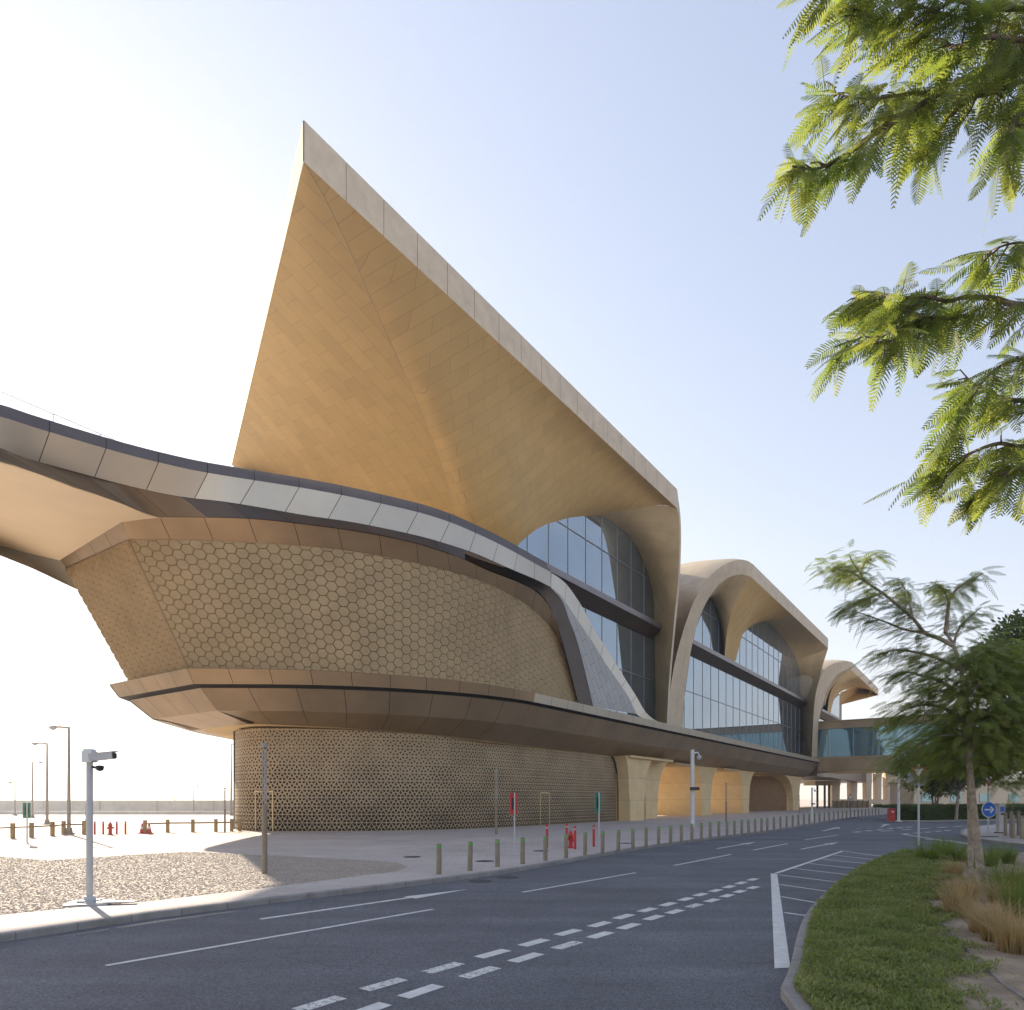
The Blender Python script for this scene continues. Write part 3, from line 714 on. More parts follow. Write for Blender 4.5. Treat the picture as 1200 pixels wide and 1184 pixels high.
# ------------------------------------------------------------------ ribbon
RZ0 = 19.7
ribpx = [(-160,445),(-60,462),(0,474),(25,482.3),(90,502.6),(152,520.8),(208.8,535),(240,541.5),(275,547.5),(312.5,553.5),(361.5,561.6),(410,571),(454,581),(496,591.5),(530,603),(558.8,615.8),(584,628),(606,640),(626,651.5),(645,662)]
TOP = [PZ(x, y, RZ0) for x, y in ribpx]
TOP = [TOP[0]+ (TOP[0]-TOP[2])*1.5] + TOP
def vofpx(px): # v of the ribbon face under px
    best = min(zip(ribpx, TOP[1:]), key=lambda a: abs(a[0][0]-px)); return UV(best[1])[1]
topc = Cv(TOP); 
def drop(c, dz, out=0.0):
    P = []
    for i, p in enumerate(c.P):
        t = (c.P[min(i+1, len(c.P)-1)] - c.P[max(0, i-1)]).normalized(); n = Vector((t.y, -t.x, 0))
        P.append(p + n*out + Vector((0, 0, -dz)))
    return Cv(P, False)
cope = drop(topc, .56, .05)
panels(topc, cope, 2.3, M['coping'], st, 'ribbon_coping', k=3, gap=.03)
# coping top cap so it has body
mb = MB(); mb.grid(loftrows(topc, drop(topc, .02, -1.2), 120, 1)); mb.build('ribbon_cap', M['coping'], st)
lowpx = [(23,535),(88,553),(151,569.5),(208,581.6),(263,588),(312,596),(361,604.5),(410,611.5),(454,620),(496,629.5),(530,639.5),(559,649.5),(586,661.5),(607,670.5),(628,679.3),(645.4,688.2)]
LOWP = [PZ(x, y, 17.68 + .32*max(0, min(1, (330-x)/160))) for x, y in lowpx]
LOWP = [q + Vector((0,0,-1.75)) + W(0,.42,0) for q in (topc.P[0], TOP[1], TOP[2], TOP[3])] + LOWP
panelc = Cv(LOWP)
panels(cope, panelc, 2.3, M['alu'], st, 'ribbon_panel', k=3, gap=.035)
# swoop down to the deck
swU = [(646,671.5),(654,676.5),(665,686),(677,703),(682.7,712),(698,740.5),(715.7,768),(731,793),(746.4,817.4),(756,834),(766,843),(778,849)]
swL = [(645.4,688.2),(653,694),(658.6,699.5),(667,712),(676,726),(693.7,751.5),(707,773.5),(722,795.4),(735.4,815),(746,837),(757,843),(770,851)]
def vsw(py): return 26.85 - 1.25*max(0, min(1, (py-680)/150))
SU = Cv([PV(x, y, vsw(y)) for x, y in swU]); SL = Cv([PV(x, y, vsw(y)) for x, y in swL])
panels(SU, SL, 2.2, M['alu'], st, 'ribbon_tail', k=3, gap=.035, n=10)
# grey triangle
trL = [(646,689.5),(658.6,704),(667,727),(674,745),(680.5,767),(687,793),(695,828)]
TL = Cv([PV(x, y, vsw(y)-.02) for x, y in trL])
SLs = Cv([PV(x, y, vsw(y)-.01) for x, y in swL[:10]])
M['alut'] = mat('grey_tile_panel', (.40,.385,.365), .5, .1, var=.05, vscale=.3, brick=(2.0,.75,.02,.35, R(62)))
mb = MB(); mb.grid(loftrows(SLs, TL, 24, 8), lambda p: (UV(p)[0], p.z)); mb.build('wedge_panel', M['alut'], st)
# dark reveal between wedge and hexagon wall band
drk = [(540,654),(573,668),(606,679.5),(625.6,690),(639,703),(650,723),(656,743),(663,768),(670,795),(677,824)]
DR = Cv([PV(x, y, 27.2 - 1.3*max(0, min(1, (y-690)/140))) for x, y in drk])
wedgeIn = Cv([PV(x, y, 26.85) for x, y in ((540,648),(573,659.5),(606,670.5),(628,680))] + [PV(x, y, vsw(y)) for x, y in trL])
mb = MB(); mb.grid(loftrows(wedgeIn, DR, 50, 2)); mb.build('dark_reveal', M['dark'], st)
mb = MB(); mb.prism([(p.x, p.y) for p in (W(32,27.6,0), W(42,27.6,0), W(42,27.8,0), W(32,27.8,0))], 16.1, 18.0); mb.build('reveal_backing', M['dark'], st)
# bevel under the ribbon
bevpx = [(-160,500),(0,541),(18,546),(81,568.5),(143,590.7),(180,605),(200,605.8),(260,606.5),(312,609),(361,614.5),(410,621),(454,628.5),(496,638.5),(530,650),(545,656)]
def bandz(px): return 17.0
BV = [PZ(x, y, 17.0 if x > 100 else 16.95) for x, y in bevpx]
BV = [BV[0] + (BV[0]-BV[1])*1.0] + BV
bevc = Cv(BV)
n_ = 0
lowcut = Cv([p + Vector((0,0,.05)) + W(0,.06,0) for p in LOWP[:4]] + [p + Vector((0,0,.05)) + W(0,.06,0) for p in LOWP[4:14]] + [PZ(530,639.8,17.6), PZ(545,645,17.6)])
def subc(c, a, b): return Cv([c(a+(b-a)*i/60) for i in range(61)], False)
panels(subc(lowcut,0,.55), subc(bevc,0,.55), 2.3, M['bronzeD'], st, 'ribbon_bevel', k=3, gap=.03)
panels(subc(lowcut,.55,1), subc(bevc,.55,1), 2.3, M['dark'], st, 'ribbon_bevel', k=3, gap=.03)
mb = MB(); 
for a, b in (((17,466),(134,516)),):
    A = PZ(a[0], a[1], 20.9); B = PZ(b[0], b[1]+1.5, 19.75)
    A = topc(.18)+Vector((-.6,.9,1.05)); 
P0 = PZ(17,466,20.75); P1 = PZ(134,515.5,20.0)
mb.tube([P0 + (P0-P1)*.9, P0, P1], .018, 6)
for t in (.37, .85): q = P0.lerp(P1, t); mb.tube([q, q-Vector((0,0,1.1))], .02, 6)
mb.build('roof_handrail', M['grey'], st)

# ------------------------------------------------------------------ hexagon drum
htop = [(78,666.8),(152,633.6)]
ztop = 16.2
E_t0, E_t1 = PZ(78,666.8,ztop), PZ(152,633.3,ztop)
E_b0, E_b1 = W(20.6,43.9,9.45), W(20.6,36.9,9.45)
ft = [(152,633.3),(194,633),(236,633.6),(304,636.6),(352,640),(400,644.5),(444,652),(482,659),(518,667.5),(545,675),(569,684),(588,692.5)]
FT = [PZ(x, y, ztop) for x, y in ft]
vv = lambda y: 27.15 - 1.25*max(0, min(1, (y-695)/125))
FT += [PV(x, y, vv(y)) for x, y in ((602.7,700.5),(614,707),(623,714.5),(634,723.5),(643,733.5),(650,744),(656.8,757),(662,770.5),(667,787),(671,803),(675,821))]
hexTop = Cv(FT)
SP = [(20.0,36.2),(22.3,33.3),(24.6,30.9),(27.2,28.9),(30,27.3),(33,26.1),(36,25.5),(40,25.3),(46,25.3)]
hexBot = Cv([W(20.6,36.9,9.45), W(22.9,33.9,9.45), W(25.1,31.5,9.45), W(27.6,29.5,9.45), W(30.3,27.9,9.45), W(33.3,26.7,9.45), W(36.5,26.1,9.45), W(40,25.9,9.45), UVp if False else W(UV(FT[-1])[0], 25.9, 9.45)])
def surf(A, B, flip=False):
    """point at (arc-metres a, metres up h) of a wall with foot B and head A"""
    def f(a, h, off=0.0):
        t = max(0, min(1, a/B.len)); p, q = B(t), A(t); Lh = (q-p).length; e = q-p
        x = max(0.0, min(1.0, h/Lh)) if Lh > .05 else 0
        tg = B(min(1, t+.01)) - B(max(0, t-.01)); n = tg.cross(Vector((0,0,1))).normalized()
        if n.dot(Vector((0,0,H))-p) < 0: n = -n
        return p + e*x + n*off
    return f
def hexwall(f, La, Lh, R0, parent, name):
    mb = MB(); bars = MB(); dx = R0*1.5; dy = R0*math.sqrt(3)
    q = 0; x = R0*.2
    cl = lambda a: max(0, min(La, a))
    while x < La+R0*.5:
        y = (dy/2 if q % 2 else 0)
        while y < Lh+dy/2:
            def ring(k, off): return [f(cl(x+R0*k*math.cos(i*math.pi/3)), y+R0*k*math.sin(i*math.pi/3), off) for i in range(6)]
            o_, i_ = ring(.965, .0), ring(.90, .06)
            for i in range(6):
                i2 = (i+1) % 6; mb.q([o_[i], o_[i2], i_[i2], i_[i]])
            mb.q(i_)
            d = Vector((math.cos(R(112)), math.sin(R(112)))); n = Vector((-d.y, d.x))
            for off, hl, wd in ((-.5,.46,.075), (-.12,.78,.085), (.26,.70,.06), (.58,.36,.05)):
                c = [(-hl,-wd), (hl,-wd), (hl,wd), (-hl,wd)]
                lo_ = []; hi_ = []
                for a1, a2 in c:
                    xx = x + R0*(d.x*a1 + n.x*(a2+off)); yy = y + R0*(d.y*a1 + n.y*(a2+off)); lo_.append(f(cl(xx), yy, .06)); hi_.append(f(cl(xx), yy, .095))
                bars.q(hi_)
                for i in range(4): bars.q([lo_[i], lo_[(i+1) % 4], hi_[(i+1) % 4], hi_[i]])
            y += dy
        x += dx; q += 1
    o = mb.build(name, M['hex'], parent); bars.build('tile_rib', M['hexrib'], o)
    return o
fB = surf(hexTop, hexBot)
mb = MB(); mb.grid(loftrows(hexTop, hexBot, 90, 6)); mb.build('drum_wall', M['hexback'], st)
hexwall(fB, hexBot.len, 7.4, .31, st, 'hexagon_cladding')
EB, ET = Cv([E_b0, E_b1], False), Cv([E_t0, E_t1], False)
fE = surf(ET, EB)
mb = MB(); mb.grid(loftrows(ET, EB, 8, 6)); mb.build('drum_end_wall', M['hexback'], st)
hexwall(fE, EB.len, 8.5, .31, st, 'end_hexagon_cladding')
# far side of the drum, plain
mb = MB(); mb.grid([[E_t0, W(30,56,16.2), W(44,58,16.2)], [E_b0, W(30,54,9.45), W(44,57,9.45)]]); mb.build('drum_rear_wall', M['hexback'], st)
# bronze band above the hexagons
bp = [(140.9,609),(180,606.2),(200,606.3),(260,607),(312,609.5),(361,615),(410,621.5),(454,629),(496,639),(530,650.5),(545,656.5),(573,669.5),(588,675),(606,682)]
BT = Cv([PZ(x, y, 17.0) for x, y in bp[:10]] + [PV(x, y, 26.3) for x, y in bp[10:]])
BBm = Cv([p + Vector((0,0,-.07)) for p in FT[:13]])
panels(BT, BBm, 2.2, M['bronze'], st, 'drum_band', k=3, gap=.03)
T2 = PZ(61.8,646.5,17.0)
panels(Cv([T2, PZ(140.9,609,17.0)], False), Cv([E_t0+Vector((0,0,.02)), E_t1+Vector((0,0,.02))], False), 2.2, M['bronzeB'], st, 'drum_end_band', n=4, k=1)
# band return down the right side
d2 = Cv([PV(x, y, 26.35-.8*max(0,min(1,(y-690)/130))) for x, y in ((606,682),(625.6,692),(639,704),(650,724),(656,744),(663,768.5),(670,795.5),(677,824))])
h2 = Cv([p for p in FT[12:]])
panels(d2, h2, 2.2, M['bronzeB'], st, 'drum_band_return', n=5, k=3)

# ------------------------------------------------------------------ deck slab edge
base = [(134,50),(60,50.2),(44,55.5),(37,57),(29,53.5),(23,48.3),(20.0,45.3),(20.0,36.2),(22.3,33.3),(24.6,30.9),(27.2,28.9),(30,27.3),(33,26.1),(36,25.5),(40,25.3),(60,25.3),(100,25.3),(134,25.3)]
# resample with a hard corner at index 5 and 6
segs = [Cv([W(*p, 0) for p in base[:7]]), Cv([W(*p, 0) for p in base[6:8]], False), Cv([W(*p, 0) for p in base[7:]])]
def offpath(pts, closedcorner, d):
    return pts
def norm2(c, t):
    tg = c(min(1, t+.005)) - c(max(0, t-.005)); n = Vector((-tg.y, tg.x, 0)).normalized(); return n
def inset_curve(k, d, z, n):
    c = segs[k]; out = []
    for i in range(n+1):
        t = i/n; p = c(t); nn = norm2(c, t)
        if nn.dot(W(60,42,0)-p) < 0: nn = -nn
        dd = d(p) if callable(d) else d; zz = z(p) if callable(z) else z
        # mitre at the two corners
        if (k == 0 and t > .999) or (k == 1 and t < .001): nn = W(1, -.414, 0)
        if (k == 1 and t > .999) or (k == 2 and t < .001): nn = W(1, .347, 0)
        out.append(p + nn*dd + Vector((0,0,zz)))
    return Cv(out, False)
def bl(p):  # 0 at drum end, 1 on the straight
    u = UV(p)[0]; v = UV(p)[1]
    if v > 40: return 0
    return max(0, min(1, (u-21)/17))
def mixd(a, b): return lambda p: a*(1-bl(p)) + b*bl(p)
prof = [(0, 9.4, 0, 9.4), (.5, 8.62, .12, 8.8), (.95, 8.62, .5, 8.78), (1.0, 8.48, .38, 8.62), (2.25, 7.36, 1.2, 7.25), (4.9, 6.86, 2.9, 6.15)]
mats_ = ['edgeband', None, None, 'dark2', 'dark2']
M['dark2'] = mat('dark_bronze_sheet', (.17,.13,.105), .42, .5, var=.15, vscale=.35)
for k, nm in ((0,'rear'), (1,'end'), (2,'front')):
    N_ = (40, 12, 90)[k]
    cs = [inset_curve(k, mixd(a, c), mixd(b, d_), N_) for a, b, c, d_ in prof]
    if k == 2:
        # front: split into curved nose (bronze) and the straight run (aluminium coping over dark sheet)
        nose = [Cv(c.P[:18], False) for c in cs]; run = [Cv(c.P[17:], False) for c in cs]
        panels(nose[0], nose[1], 2.2, M['bronze'], st, 'deck_edge_band', k=2, gap=.03)
        panels(run[0], run[1], 2.2, M['alu'], st, 'deck_edge_coping', k=1, gap=.03)
        mb = MB(); mb.grid([c.pts(90) for c in cs[1:4]]); mb.build('deck_shadow_groove', M['gap'], st)
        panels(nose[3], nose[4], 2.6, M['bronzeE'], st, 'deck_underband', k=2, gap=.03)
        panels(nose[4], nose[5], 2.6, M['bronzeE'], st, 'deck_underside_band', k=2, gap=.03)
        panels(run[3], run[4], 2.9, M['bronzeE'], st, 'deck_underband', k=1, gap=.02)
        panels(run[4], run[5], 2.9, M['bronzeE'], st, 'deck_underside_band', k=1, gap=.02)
        front_in = cs[5]
    else:
        panels(cs[0], cs[1], 2.0, M['bronzeB'], st, 'deck_edge_band', k=2, gap=.03)
        mb = MB(); mb.grid([c.pts(20) for c in cs[1:4]]); mb.build('deck_shadow_groove', M['gap'], st)
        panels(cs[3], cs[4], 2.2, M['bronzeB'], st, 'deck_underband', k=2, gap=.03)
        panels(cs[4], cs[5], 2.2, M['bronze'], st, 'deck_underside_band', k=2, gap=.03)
        if k == 0: rear_in = cs[5]
        else: end_in = cs[5]
# deck top and soffit
from mathutils.geometry import tessellate_polygon
def polyfill(name, P, m):
    mb = MB()
    for t in tessellate_polygon([[Vector((p.x, p.y, 0)) for p in P]]): mb.q([P[i] for i in t], [(UV(P[i])) for i in t])
    return mb.build(name, m, st)
topP = [W(*p, 9.38) for p in base]
polyfill('deck_top', topP, M['conc'])
inn = rear_in.pts(40) + end_in.pts(3)[1:] + front_in.pts(50)[1:] 
polyfill('deck_soffit', inn, M['ceil'])
mb = MB(); mb.prism([(p.x, p.y) for p in (W(134,26,0), W(205,26,0), W(200,50,0), W(134,50,0))], 6.4, 9.38); mb.build('far_deck', M['dark2'], st)
# small light upstand strip at glass foot
mb = MB(); mb.box(W(97, 27.4, 9.5), 66, .5, .24, rz); mb.build('glazing_sill', M['alu'], st)

# ------------------------------------------------------------------ lattice wall at ground level
wp = [(45,50),(36,48.5),(29.5,45.2),(26.6,42.0),(25.6,39.6),(25.8,37.6),(27.2,35.4),(29.4,32.7),(32,30.7),(35,29.4),(39,28.75),(44,28.5),(50,28.4),(57.0,28.4)]
wallF = Cv([W(a, b, PH) for a, b in wp[2:]]); wallR = Cv([W(a, b, PH) for a, b in wp[:3]])
def wtop(c): return Cv([p + Vector((0,0,6.9 - .75*bl(p) - PH)) for p in c.P], False)
def lattice(c, name, parent, s_=.62, Hh=6.9):
    top = wtop(c); f = surf(top, c)
    bk = MB(); rows = []
    for h in (0, 3.4, 7.2): rows.append([f(c.len*i/80, h, -.12) for i in range(81)])
    bk.grid(rows); o = bk.build(name, M['latback'], parent)
    mb = MB(); hh = s_*math.sqrt(3)/2; nr = int(Hh/hh)+1; nc = int(c.len/s_)+2
    def P(x, y, off): return f(max(0, min(c.len, x)), y, off)
    for r in range(nr):
        for q in range(-1, nc):
            x0 = q*s_ + (s_/2 if r % 2 else 0); y0_ = r*hh
            for tri in (((x0,y0_),(x0+s_,y0_),(x0+s_/2,y0_+hh)), ((x0+s_/2,y0_+hh),(x0+s_,y0_),(x0+1.5*s_,y0_+hh))):
                if max(p[0] for p in tri) < 0 or min(p[0] for p in tri) > c.len: continue
                cx_ = sum(p[0] for p in tri)/3; cy_ = sum(p[1] for p in tri)/3
                k = .50 + .36*max(0, min(1, 1-(cy_/5.0)))
                k += .06*math.sin(cx_*1.3)*math.sin(cy_*2.1)
                for i in range(3):
                    a, b_, d_ = tri[i], tri[(i+1) % 3], tri[(i+2) % 3]
                    m1 = ((a[0]+b_[0])/2, (a[1]+b_[1])/2); m2 = ((a[0]+d_[0])/2, (a[1]+d_[1])/2)
                    kite = (a, m1, (cx_, cy_), m2)
                    gx = sum(p[0] for p in kite)/4; gy = sum(p[1] for p in kite)/4
                    O_ = [P(p[0], p[1], 0) for p in kite]
                    kk = (k*1.0, k*.78, k*1.0, k*.78)
                    I_ = [P(gx+(p[0]-gx)*z, gy+(p[1]-gy)*z, 0) for p, z in zip(kite, kk)]
                    for j in range(4): mb.q([O_[j], O_[(j+1) % 4], I_[(j+1) % 4], I_[j]])
    mb.build('lattice', M['lattice'], o); return o
lattice(wallF, 'lattice_wall', st)
mb = MB(); mb.grid(loftrows(wtop(wallR), wallR, 20, 1)); mb.build('rear_screen_wall', M['lattice'], st)
# flush service doors in the lattice
fW = surf(wtop(wallF), wallF)
for dpx in (309, 640-2):
    best = min(range(400), key=lambda i: abs(CX+F*wallF(i/399).x/wallF(i/399).y - dpx)); a = wallF.len*best/399
    mb = MB()
    for da, w_, h0, h1 in ((-.62,.07,0,2.5),(.62,.07,0,2.5)):
        mb.q([fW(a+da-w_/2, h0, .03), fW(a+da+w_/2, h0, .03), fW(a+da+w_/2, h1, .03), fW(a+da-w_/2, h1, .03)])
    mb.q([fW(a-.655, 2.5, .03), fW(a+.655, 2.5, .03), fW(a+.655, 2.58, .03), fW(a-.655, 2.58, .03)])
    mb.build('service_door_frame', M['pier'], st)

# ------------------------------------------------------------------ piers in the undercroft
def fin(u0, u1, v0, v1, name='pier', flareR=3.3, flareL=2.4, zt=6.12, m=None):
    mb = MB(); prof_ = []
    n = 12
    def ux(z):
        t = max(0, (z-2.3)/(zt-2.3)); e = 1-math.sqrt(max(0, 1-t*t)); return u0 - flareL*e + .25*(1-min(1, z/3.2)), u1 + flareR*e - .25*(1-min(1, z/3.2))
    zs = [PH] + [3.0*i/4 for i in range(1, 5)] + [3.0+(zt-3.0)*math.sin(i/n*math.pi/2) for i in range(1, n+1)]
    L_ = [ux(z) for z in zs]
    for side in (0, 1):
        mb.grid([[W(l[side], v0, z), W(l[side], (v0+v1)/2, z), W(l[side], v1, z)] for l, z in zip(L_, zs)], lambda p: (UV(p)[1], p.z))
    for v in (v0, v1): mb.grid([[W(l[0], v, z), W(l[1], v, z)] for l, z in zip(L_, zs)], lambda p: (UV(p)[0], p.z))
    return mb.build(name, m or M['pier'], st)
fin(57.1, 60.6, 27.2, 36, flareL=.9, flareR=2.4)
for a in (63.3, 79.8, 96.2): fin(a, a+3.3, 28.4, 38)
fin(124, 129, 28.0, 42, flareL=6.5, flareR=3)
mb = MB(); mb.prism([(p.x, p.y) for p in (W(56.8,26.9,0), W(67,26.9,0), W(67,29.3,0), W(56.8,29.3,0))], 6.0, 6.2); mb.build('pier_cap', M['pier'], st)
mb = MB(); mb.grid([[W(56.9,28.3,PH), W(57.12,28.3,PH)], [W(56.9,28.3,4.2), W(57.12,28.3,4.2)], [W(56.3,28.3,5.6), W(56.55,28.3,5.6)], [W(55.6,28.3,6.1), W(55.9,28.3,6.12)]]); mb.build('shadow_joint', M['gap'], st)
for a in (66.8, 83.2):   # ceiling coffers between the piers
    mb = MB(); mb.prism([(p.x, p.y) for p in (W(a+3,27.8,0), W(a+9,27.8,0), W(a+8,30.5,0), W(a+4,30.5,0))], 5.85, 6.13); mb.build('soffit_coffer', M['jamb'], st)
lw = Cv([W(103,42,PH), W(113,34,PH), W(121,30,PH), W(124,29,PH)])
mb = MB(); mb.grid(loftrows(Cv([p+Vector((0,0,5.9)) for p in lw.P], False), lw, 20, 1)); mb.build('inner_lattice_wall', mat('inner_lattice', (.50,.30,.15), .8, var=.1, brick=(.5,.4,.08,.35, R(45))), st)

# ================================================================== VIADUCT (left)
vd = empty('elevated_viaduct', W(0, 41, 0), label='wide cream-bottomed elevated track deck leaving the drum towards the left edge', cat='viaduct'); vd['worldbuilt'] = 1
nearE = Cv([BV[0], BV[1], BV[2], PZ(18,546,16.95), PZ(81,568.5,16.95), PZ(143,590.7,16.97), PZ(181,606,16.97), PZ(225,607.5,16.97)])
farP = [PZ(x, y, 16.6) for x, y in ((0,640),(30,647.5),(69,656.8))]
dirv = (farP[0]-farP[2]).normalized()
far = Cv([farP[0]+dirv*30, farP[0]+dirv*12, farP[0], farP[1], farP[2], PZ(110,668,16.6), PZ(150,690,16.6)])
mb = MB(); rows = loftrows(nearE, far, 40, 8)
mb.grid(rows); mb.build('soffit', M['cream'], vd)
gl = [PZ(x, y, 15.6) for x, y in ((0,651),(40.5,667.5),(88,690),(120,702))]
dg = (gl[0]-gl[1]).normalized()
mb = MB(); A = Cv([farP[0]+dirv*30, farP[0]+dirv*12, farP[0], farP[1], farP[2], PZ(110,668,16.6)]); B = Cv([gl[0]+dg*28, gl[0]+dg*12]+gl)
mb.grid(loftrows(A, B, 30, 2)); mb.build('far_girder', M['girder'], vd)
# deck body above, closing the top and far side
topn = Cv([p + Vector((0,0,1.6)) + W(.3,2.2,0) for p in nearE.P], False); topf = Cv([p + Vector((0,0,.75)) + W(.6,3.9,0) for p in far.P], False)
mb = MB(); mb.grid(loftrows(topn, topf, 40, 2)); mb.grid(loftrows(topf, far, 40, 1)); mb.build('track_slab', M['conc'], vd)

# ================================================================== FOOTBRIDGE
fb = empty('covered_footbridge', W(134, 0, 0), label='glazed pedestrian bridge running right from the far end of the station', cat='footbridge'); fb['worldbuilt'] = 1
U0 = 133.6
def fbx(v0, v1, z0, z1, d0, d1, name, m):
    mb = MB(); mb.prism([(p.x, p.y) for p in (W(U0+d0, v0, 0), W(U0+d0, v1, 0), W(U0+d1, v1, 0), W(U0+d1, v0, 0))], z0, z1); return mb.build(name, m, fb)
fbx(-75, 25.8, 14.85, 16.2, -.3, 7, 'roof_band', M['bronzeB'])
fbx(-75, 25.8, 16.2, 16.32, -.6, 7.3, 'roof_lip', M['lattice'])
gp_ = fbx(-75, 25.8, 9.8, 14.85, 0, 6.6, 'glazing', M['glass2'])
fbx(-75, 25.8, 9.5, 9.75, -.4, 7, 'floor_lip', M['lattice'])
fbx(-75, 25.8, 7.1, 9.5, -.25, 6.9, 'floor_band', M['bronzeB'])
for i in range(24): mb = MB(); mb.box(W(U0-.06, 24-i*4.1, 12.3), .09, .13, 5.05, rz); mb.build('mullion', M['mull'], fb)
mb = MB(); mb.prism([(p.x, p.y) for p in (W(U0+.1,24,0), W(U0+.1,-40,0), W(U0+6.4,-40,0), W(U0+6.4,24,0))], 6.9, 7.09); mb.build('soffit', M['ceil'], fb)
hd_ = [(15.5,6.95),(14,6.3),(12,5.7),(9.5,5.2),(7,5.0),(4,5.0)]
mb = MB(); mb.grid([[W(U0+.3, v, z) for v, z in hd_], [W(U0+6, v, z) for v, z in hd_]]); mb.grid([[W(U0+.3, v, 6.95) for v, z in hd_], [W(U0+.3, v, z) for v, z in hd_]]); mb.build('pier_head', M['dark2'], fb)
mb = MB(); mb.prism([(p.x, p.y) for p in (W(U0+1.5,8.5,0), W(U0+1.5,4.5,0), W(U0+5,4.5,0), W(U0+5,8.5,0))], PH, 5.1); mb.build('pier', M['pier'], fb)

# ================================================================== BACKGROUND
far_c = empty('arcade_building', at(1010, 940, 165), label='pale building with tall tapering fins seen in the distance under the footbridge', cat='building'); far_c.location.z = 0; far_c['worldbuilt'] = 1
Yb = 175
def bx(px): return (px-CX)/F*Yb
for i, px in enumerate((977.5, 998.5, 1016, 1028, 1039.5, 1049, 1058)):
    wbot = (4.6, 3.8, 3.0, 2.6, 2.6, 3.0, 3.5)[i]*Yb/F*1.1
    mb = MB(); n = 8; rows = []
    for j in range(n+1):
        z = 17*j/n; k = wbot*(.85+.55*(j/n)**1.6)
        rows.append([(bx(px)-k, Yb-1, z), (bx(px)+k, Yb-1, z), (bx(px)+k, Yb+1, z), (bx(px)-k, Yb+1, z), (bx(px)-k, Yb-1, z)])
    mb.grid(rows, smooth=False); mb.build('fin', M['beige'], far_c)
mb = MB(); mb.box((bx(1020), Yb+1, 18.5), 40, 8, 4); mb.build('roof', M['beige'], far_c)
mb = MB(); mb.box((bx(1015), Yb-1.5, 1.4), 16, .5, 1.2); mb.build('low_wall', M['beige'], far_c)
pv = empty('small_pavilion', at(962, 947, 150), label='small distant shelter on thin dark posts behind the last station pier', cat='shelter'); pv.location.z = 0; pv['worldbuilt'] = 1
mb = MB(); mb.box(((963-CX)/F*150, 150, 5.6), 5.5, 6, .9); mb.build('roof', M['lattice'], pv)
for px in (955.5, 964, 969): mb = MB(); mb.box(((px-CX)/F*150, 149, 2.6), .35, .35, 5.2); mb.build('post', M['iron'], pv)
# timber fence below
tf = empty('timber_fence', at(1007, 945, 150), label='low honey-coloured timber fence in the distance under the footbridge', cat='fence'); tf.location.z = 0; tf['worldbuilt'] = 1
mb = MB(); mb.box(((996-CX)/F*150, 150, .9), 42/F*150, .15, 1.5); mb.build('board_panel', M['wood'], tf)
for i in range(8): mb = MB(); mb.box(((975+i*6-CX)/F*150, 149.8, .95), .25, .2, 1.8); mb.build('post', M['bollard'], tf)
bw = empty('beige_annex', at(1110, 930, 95), label='plain beige low building behind the hedge and trees at right', cat='building'); bw.location.z = 0; bw['worldbuilt'] = 1
mb = MB(); mb.box(((1150-CX)/F*95, 98, 2.2), 19, 6, 4.4); mb.build('wall', M['beige'], bw)
mb = MB(); mb.box(((1150-CX)/F*95, 98, 4.5), 19.4, 6.4, .25); mb.build('roof', M['stone'], bw)
for i in range(4): mb = MB(); mb.box(((1086+i*34-CX)/F*95, 94.97, 2.3), 1.5, .1, 1.2); mb.build('window', M['glass2'], bw)
# concrete barrier wall at left
wl = MB(); Yw = 95
for i in range(26):
    x0 = -110 + i*4; wl.box((x0+2, Yw+((i % 2)*.12), .95), 3.94, .35, 2.0)
wo = wl.build('barrier_wall', M['conc']); tag(wo, 'long pale concrete boundary wall across the open ground at left', 'wall')
wl = MB(); wl.box((-70, 88, .3), 90, .8, .5); tag(wl.build('low_kerb_wall', M['conc']), 'low pale kerb wall running in front of the boundary wall at left', 'low wall')

# street lamps (left)
def street_lamp(base, h, arm, rz_, label):
    r = empty('street_lamp', base, rz_, label=label, cat='street lamp', group='street lamps on the open ground at left')
    mb = MB(); mb.tube([(0,0,0),(0,0,h)], [.13*h/9+.02, .06], 8); mb.build('pole', M['lampst'], r)
    mb = MB(); mb.lathe([(.35,0),(.33,.05),(.2,.1),(.16,.4)], (0,0,0), 12); mb.build('base', M['lampst'], r)
    mb = MB(); mb.tube([(0,0,h-.05),(arm*.6,0,h),(arm,0,h)], .06, 6); mb.build('arm', M['lampst'], r)
    mb = MB(); mb.tube([(arm*.85,0,h-.02),(arm*1.05,0,h-.05),(arm*1.35,0,h-.02)], [.09,.17,.05], 8); mb.build('lamp_head', M['grey'], r)
    return r
for px, yb, yt, ax, lb in ((80.7,978,852,-1,'tallest street lamp at left, nearest of the lamps beside the red posts'),
                       (55.2,966.5,871,-1,'street lamp second nearest at left, arm pointing left'),
                       (38,958.5,893,1,'street lamp at far left with its arm pointing right'),
                       (17.6,956,917,-1,'small distant street lamp nearest the left picture edge'),
                       (204.5,953,933,1,'tiny distant street lamp in the middle of the gap, left of two'),
                       (227,953.5,922,1,'tiny distant street lamp in the middle of the gap, right of two'),
                       (271,956,872,1,'tall thin street lamp half hidden beside the lattice wall')):
    b = G(px, yb, PH); h = (yb-yt)/F*b.y; street_lamp((b.x, b.y, PH), h, ax*h*.14, 0, lb)

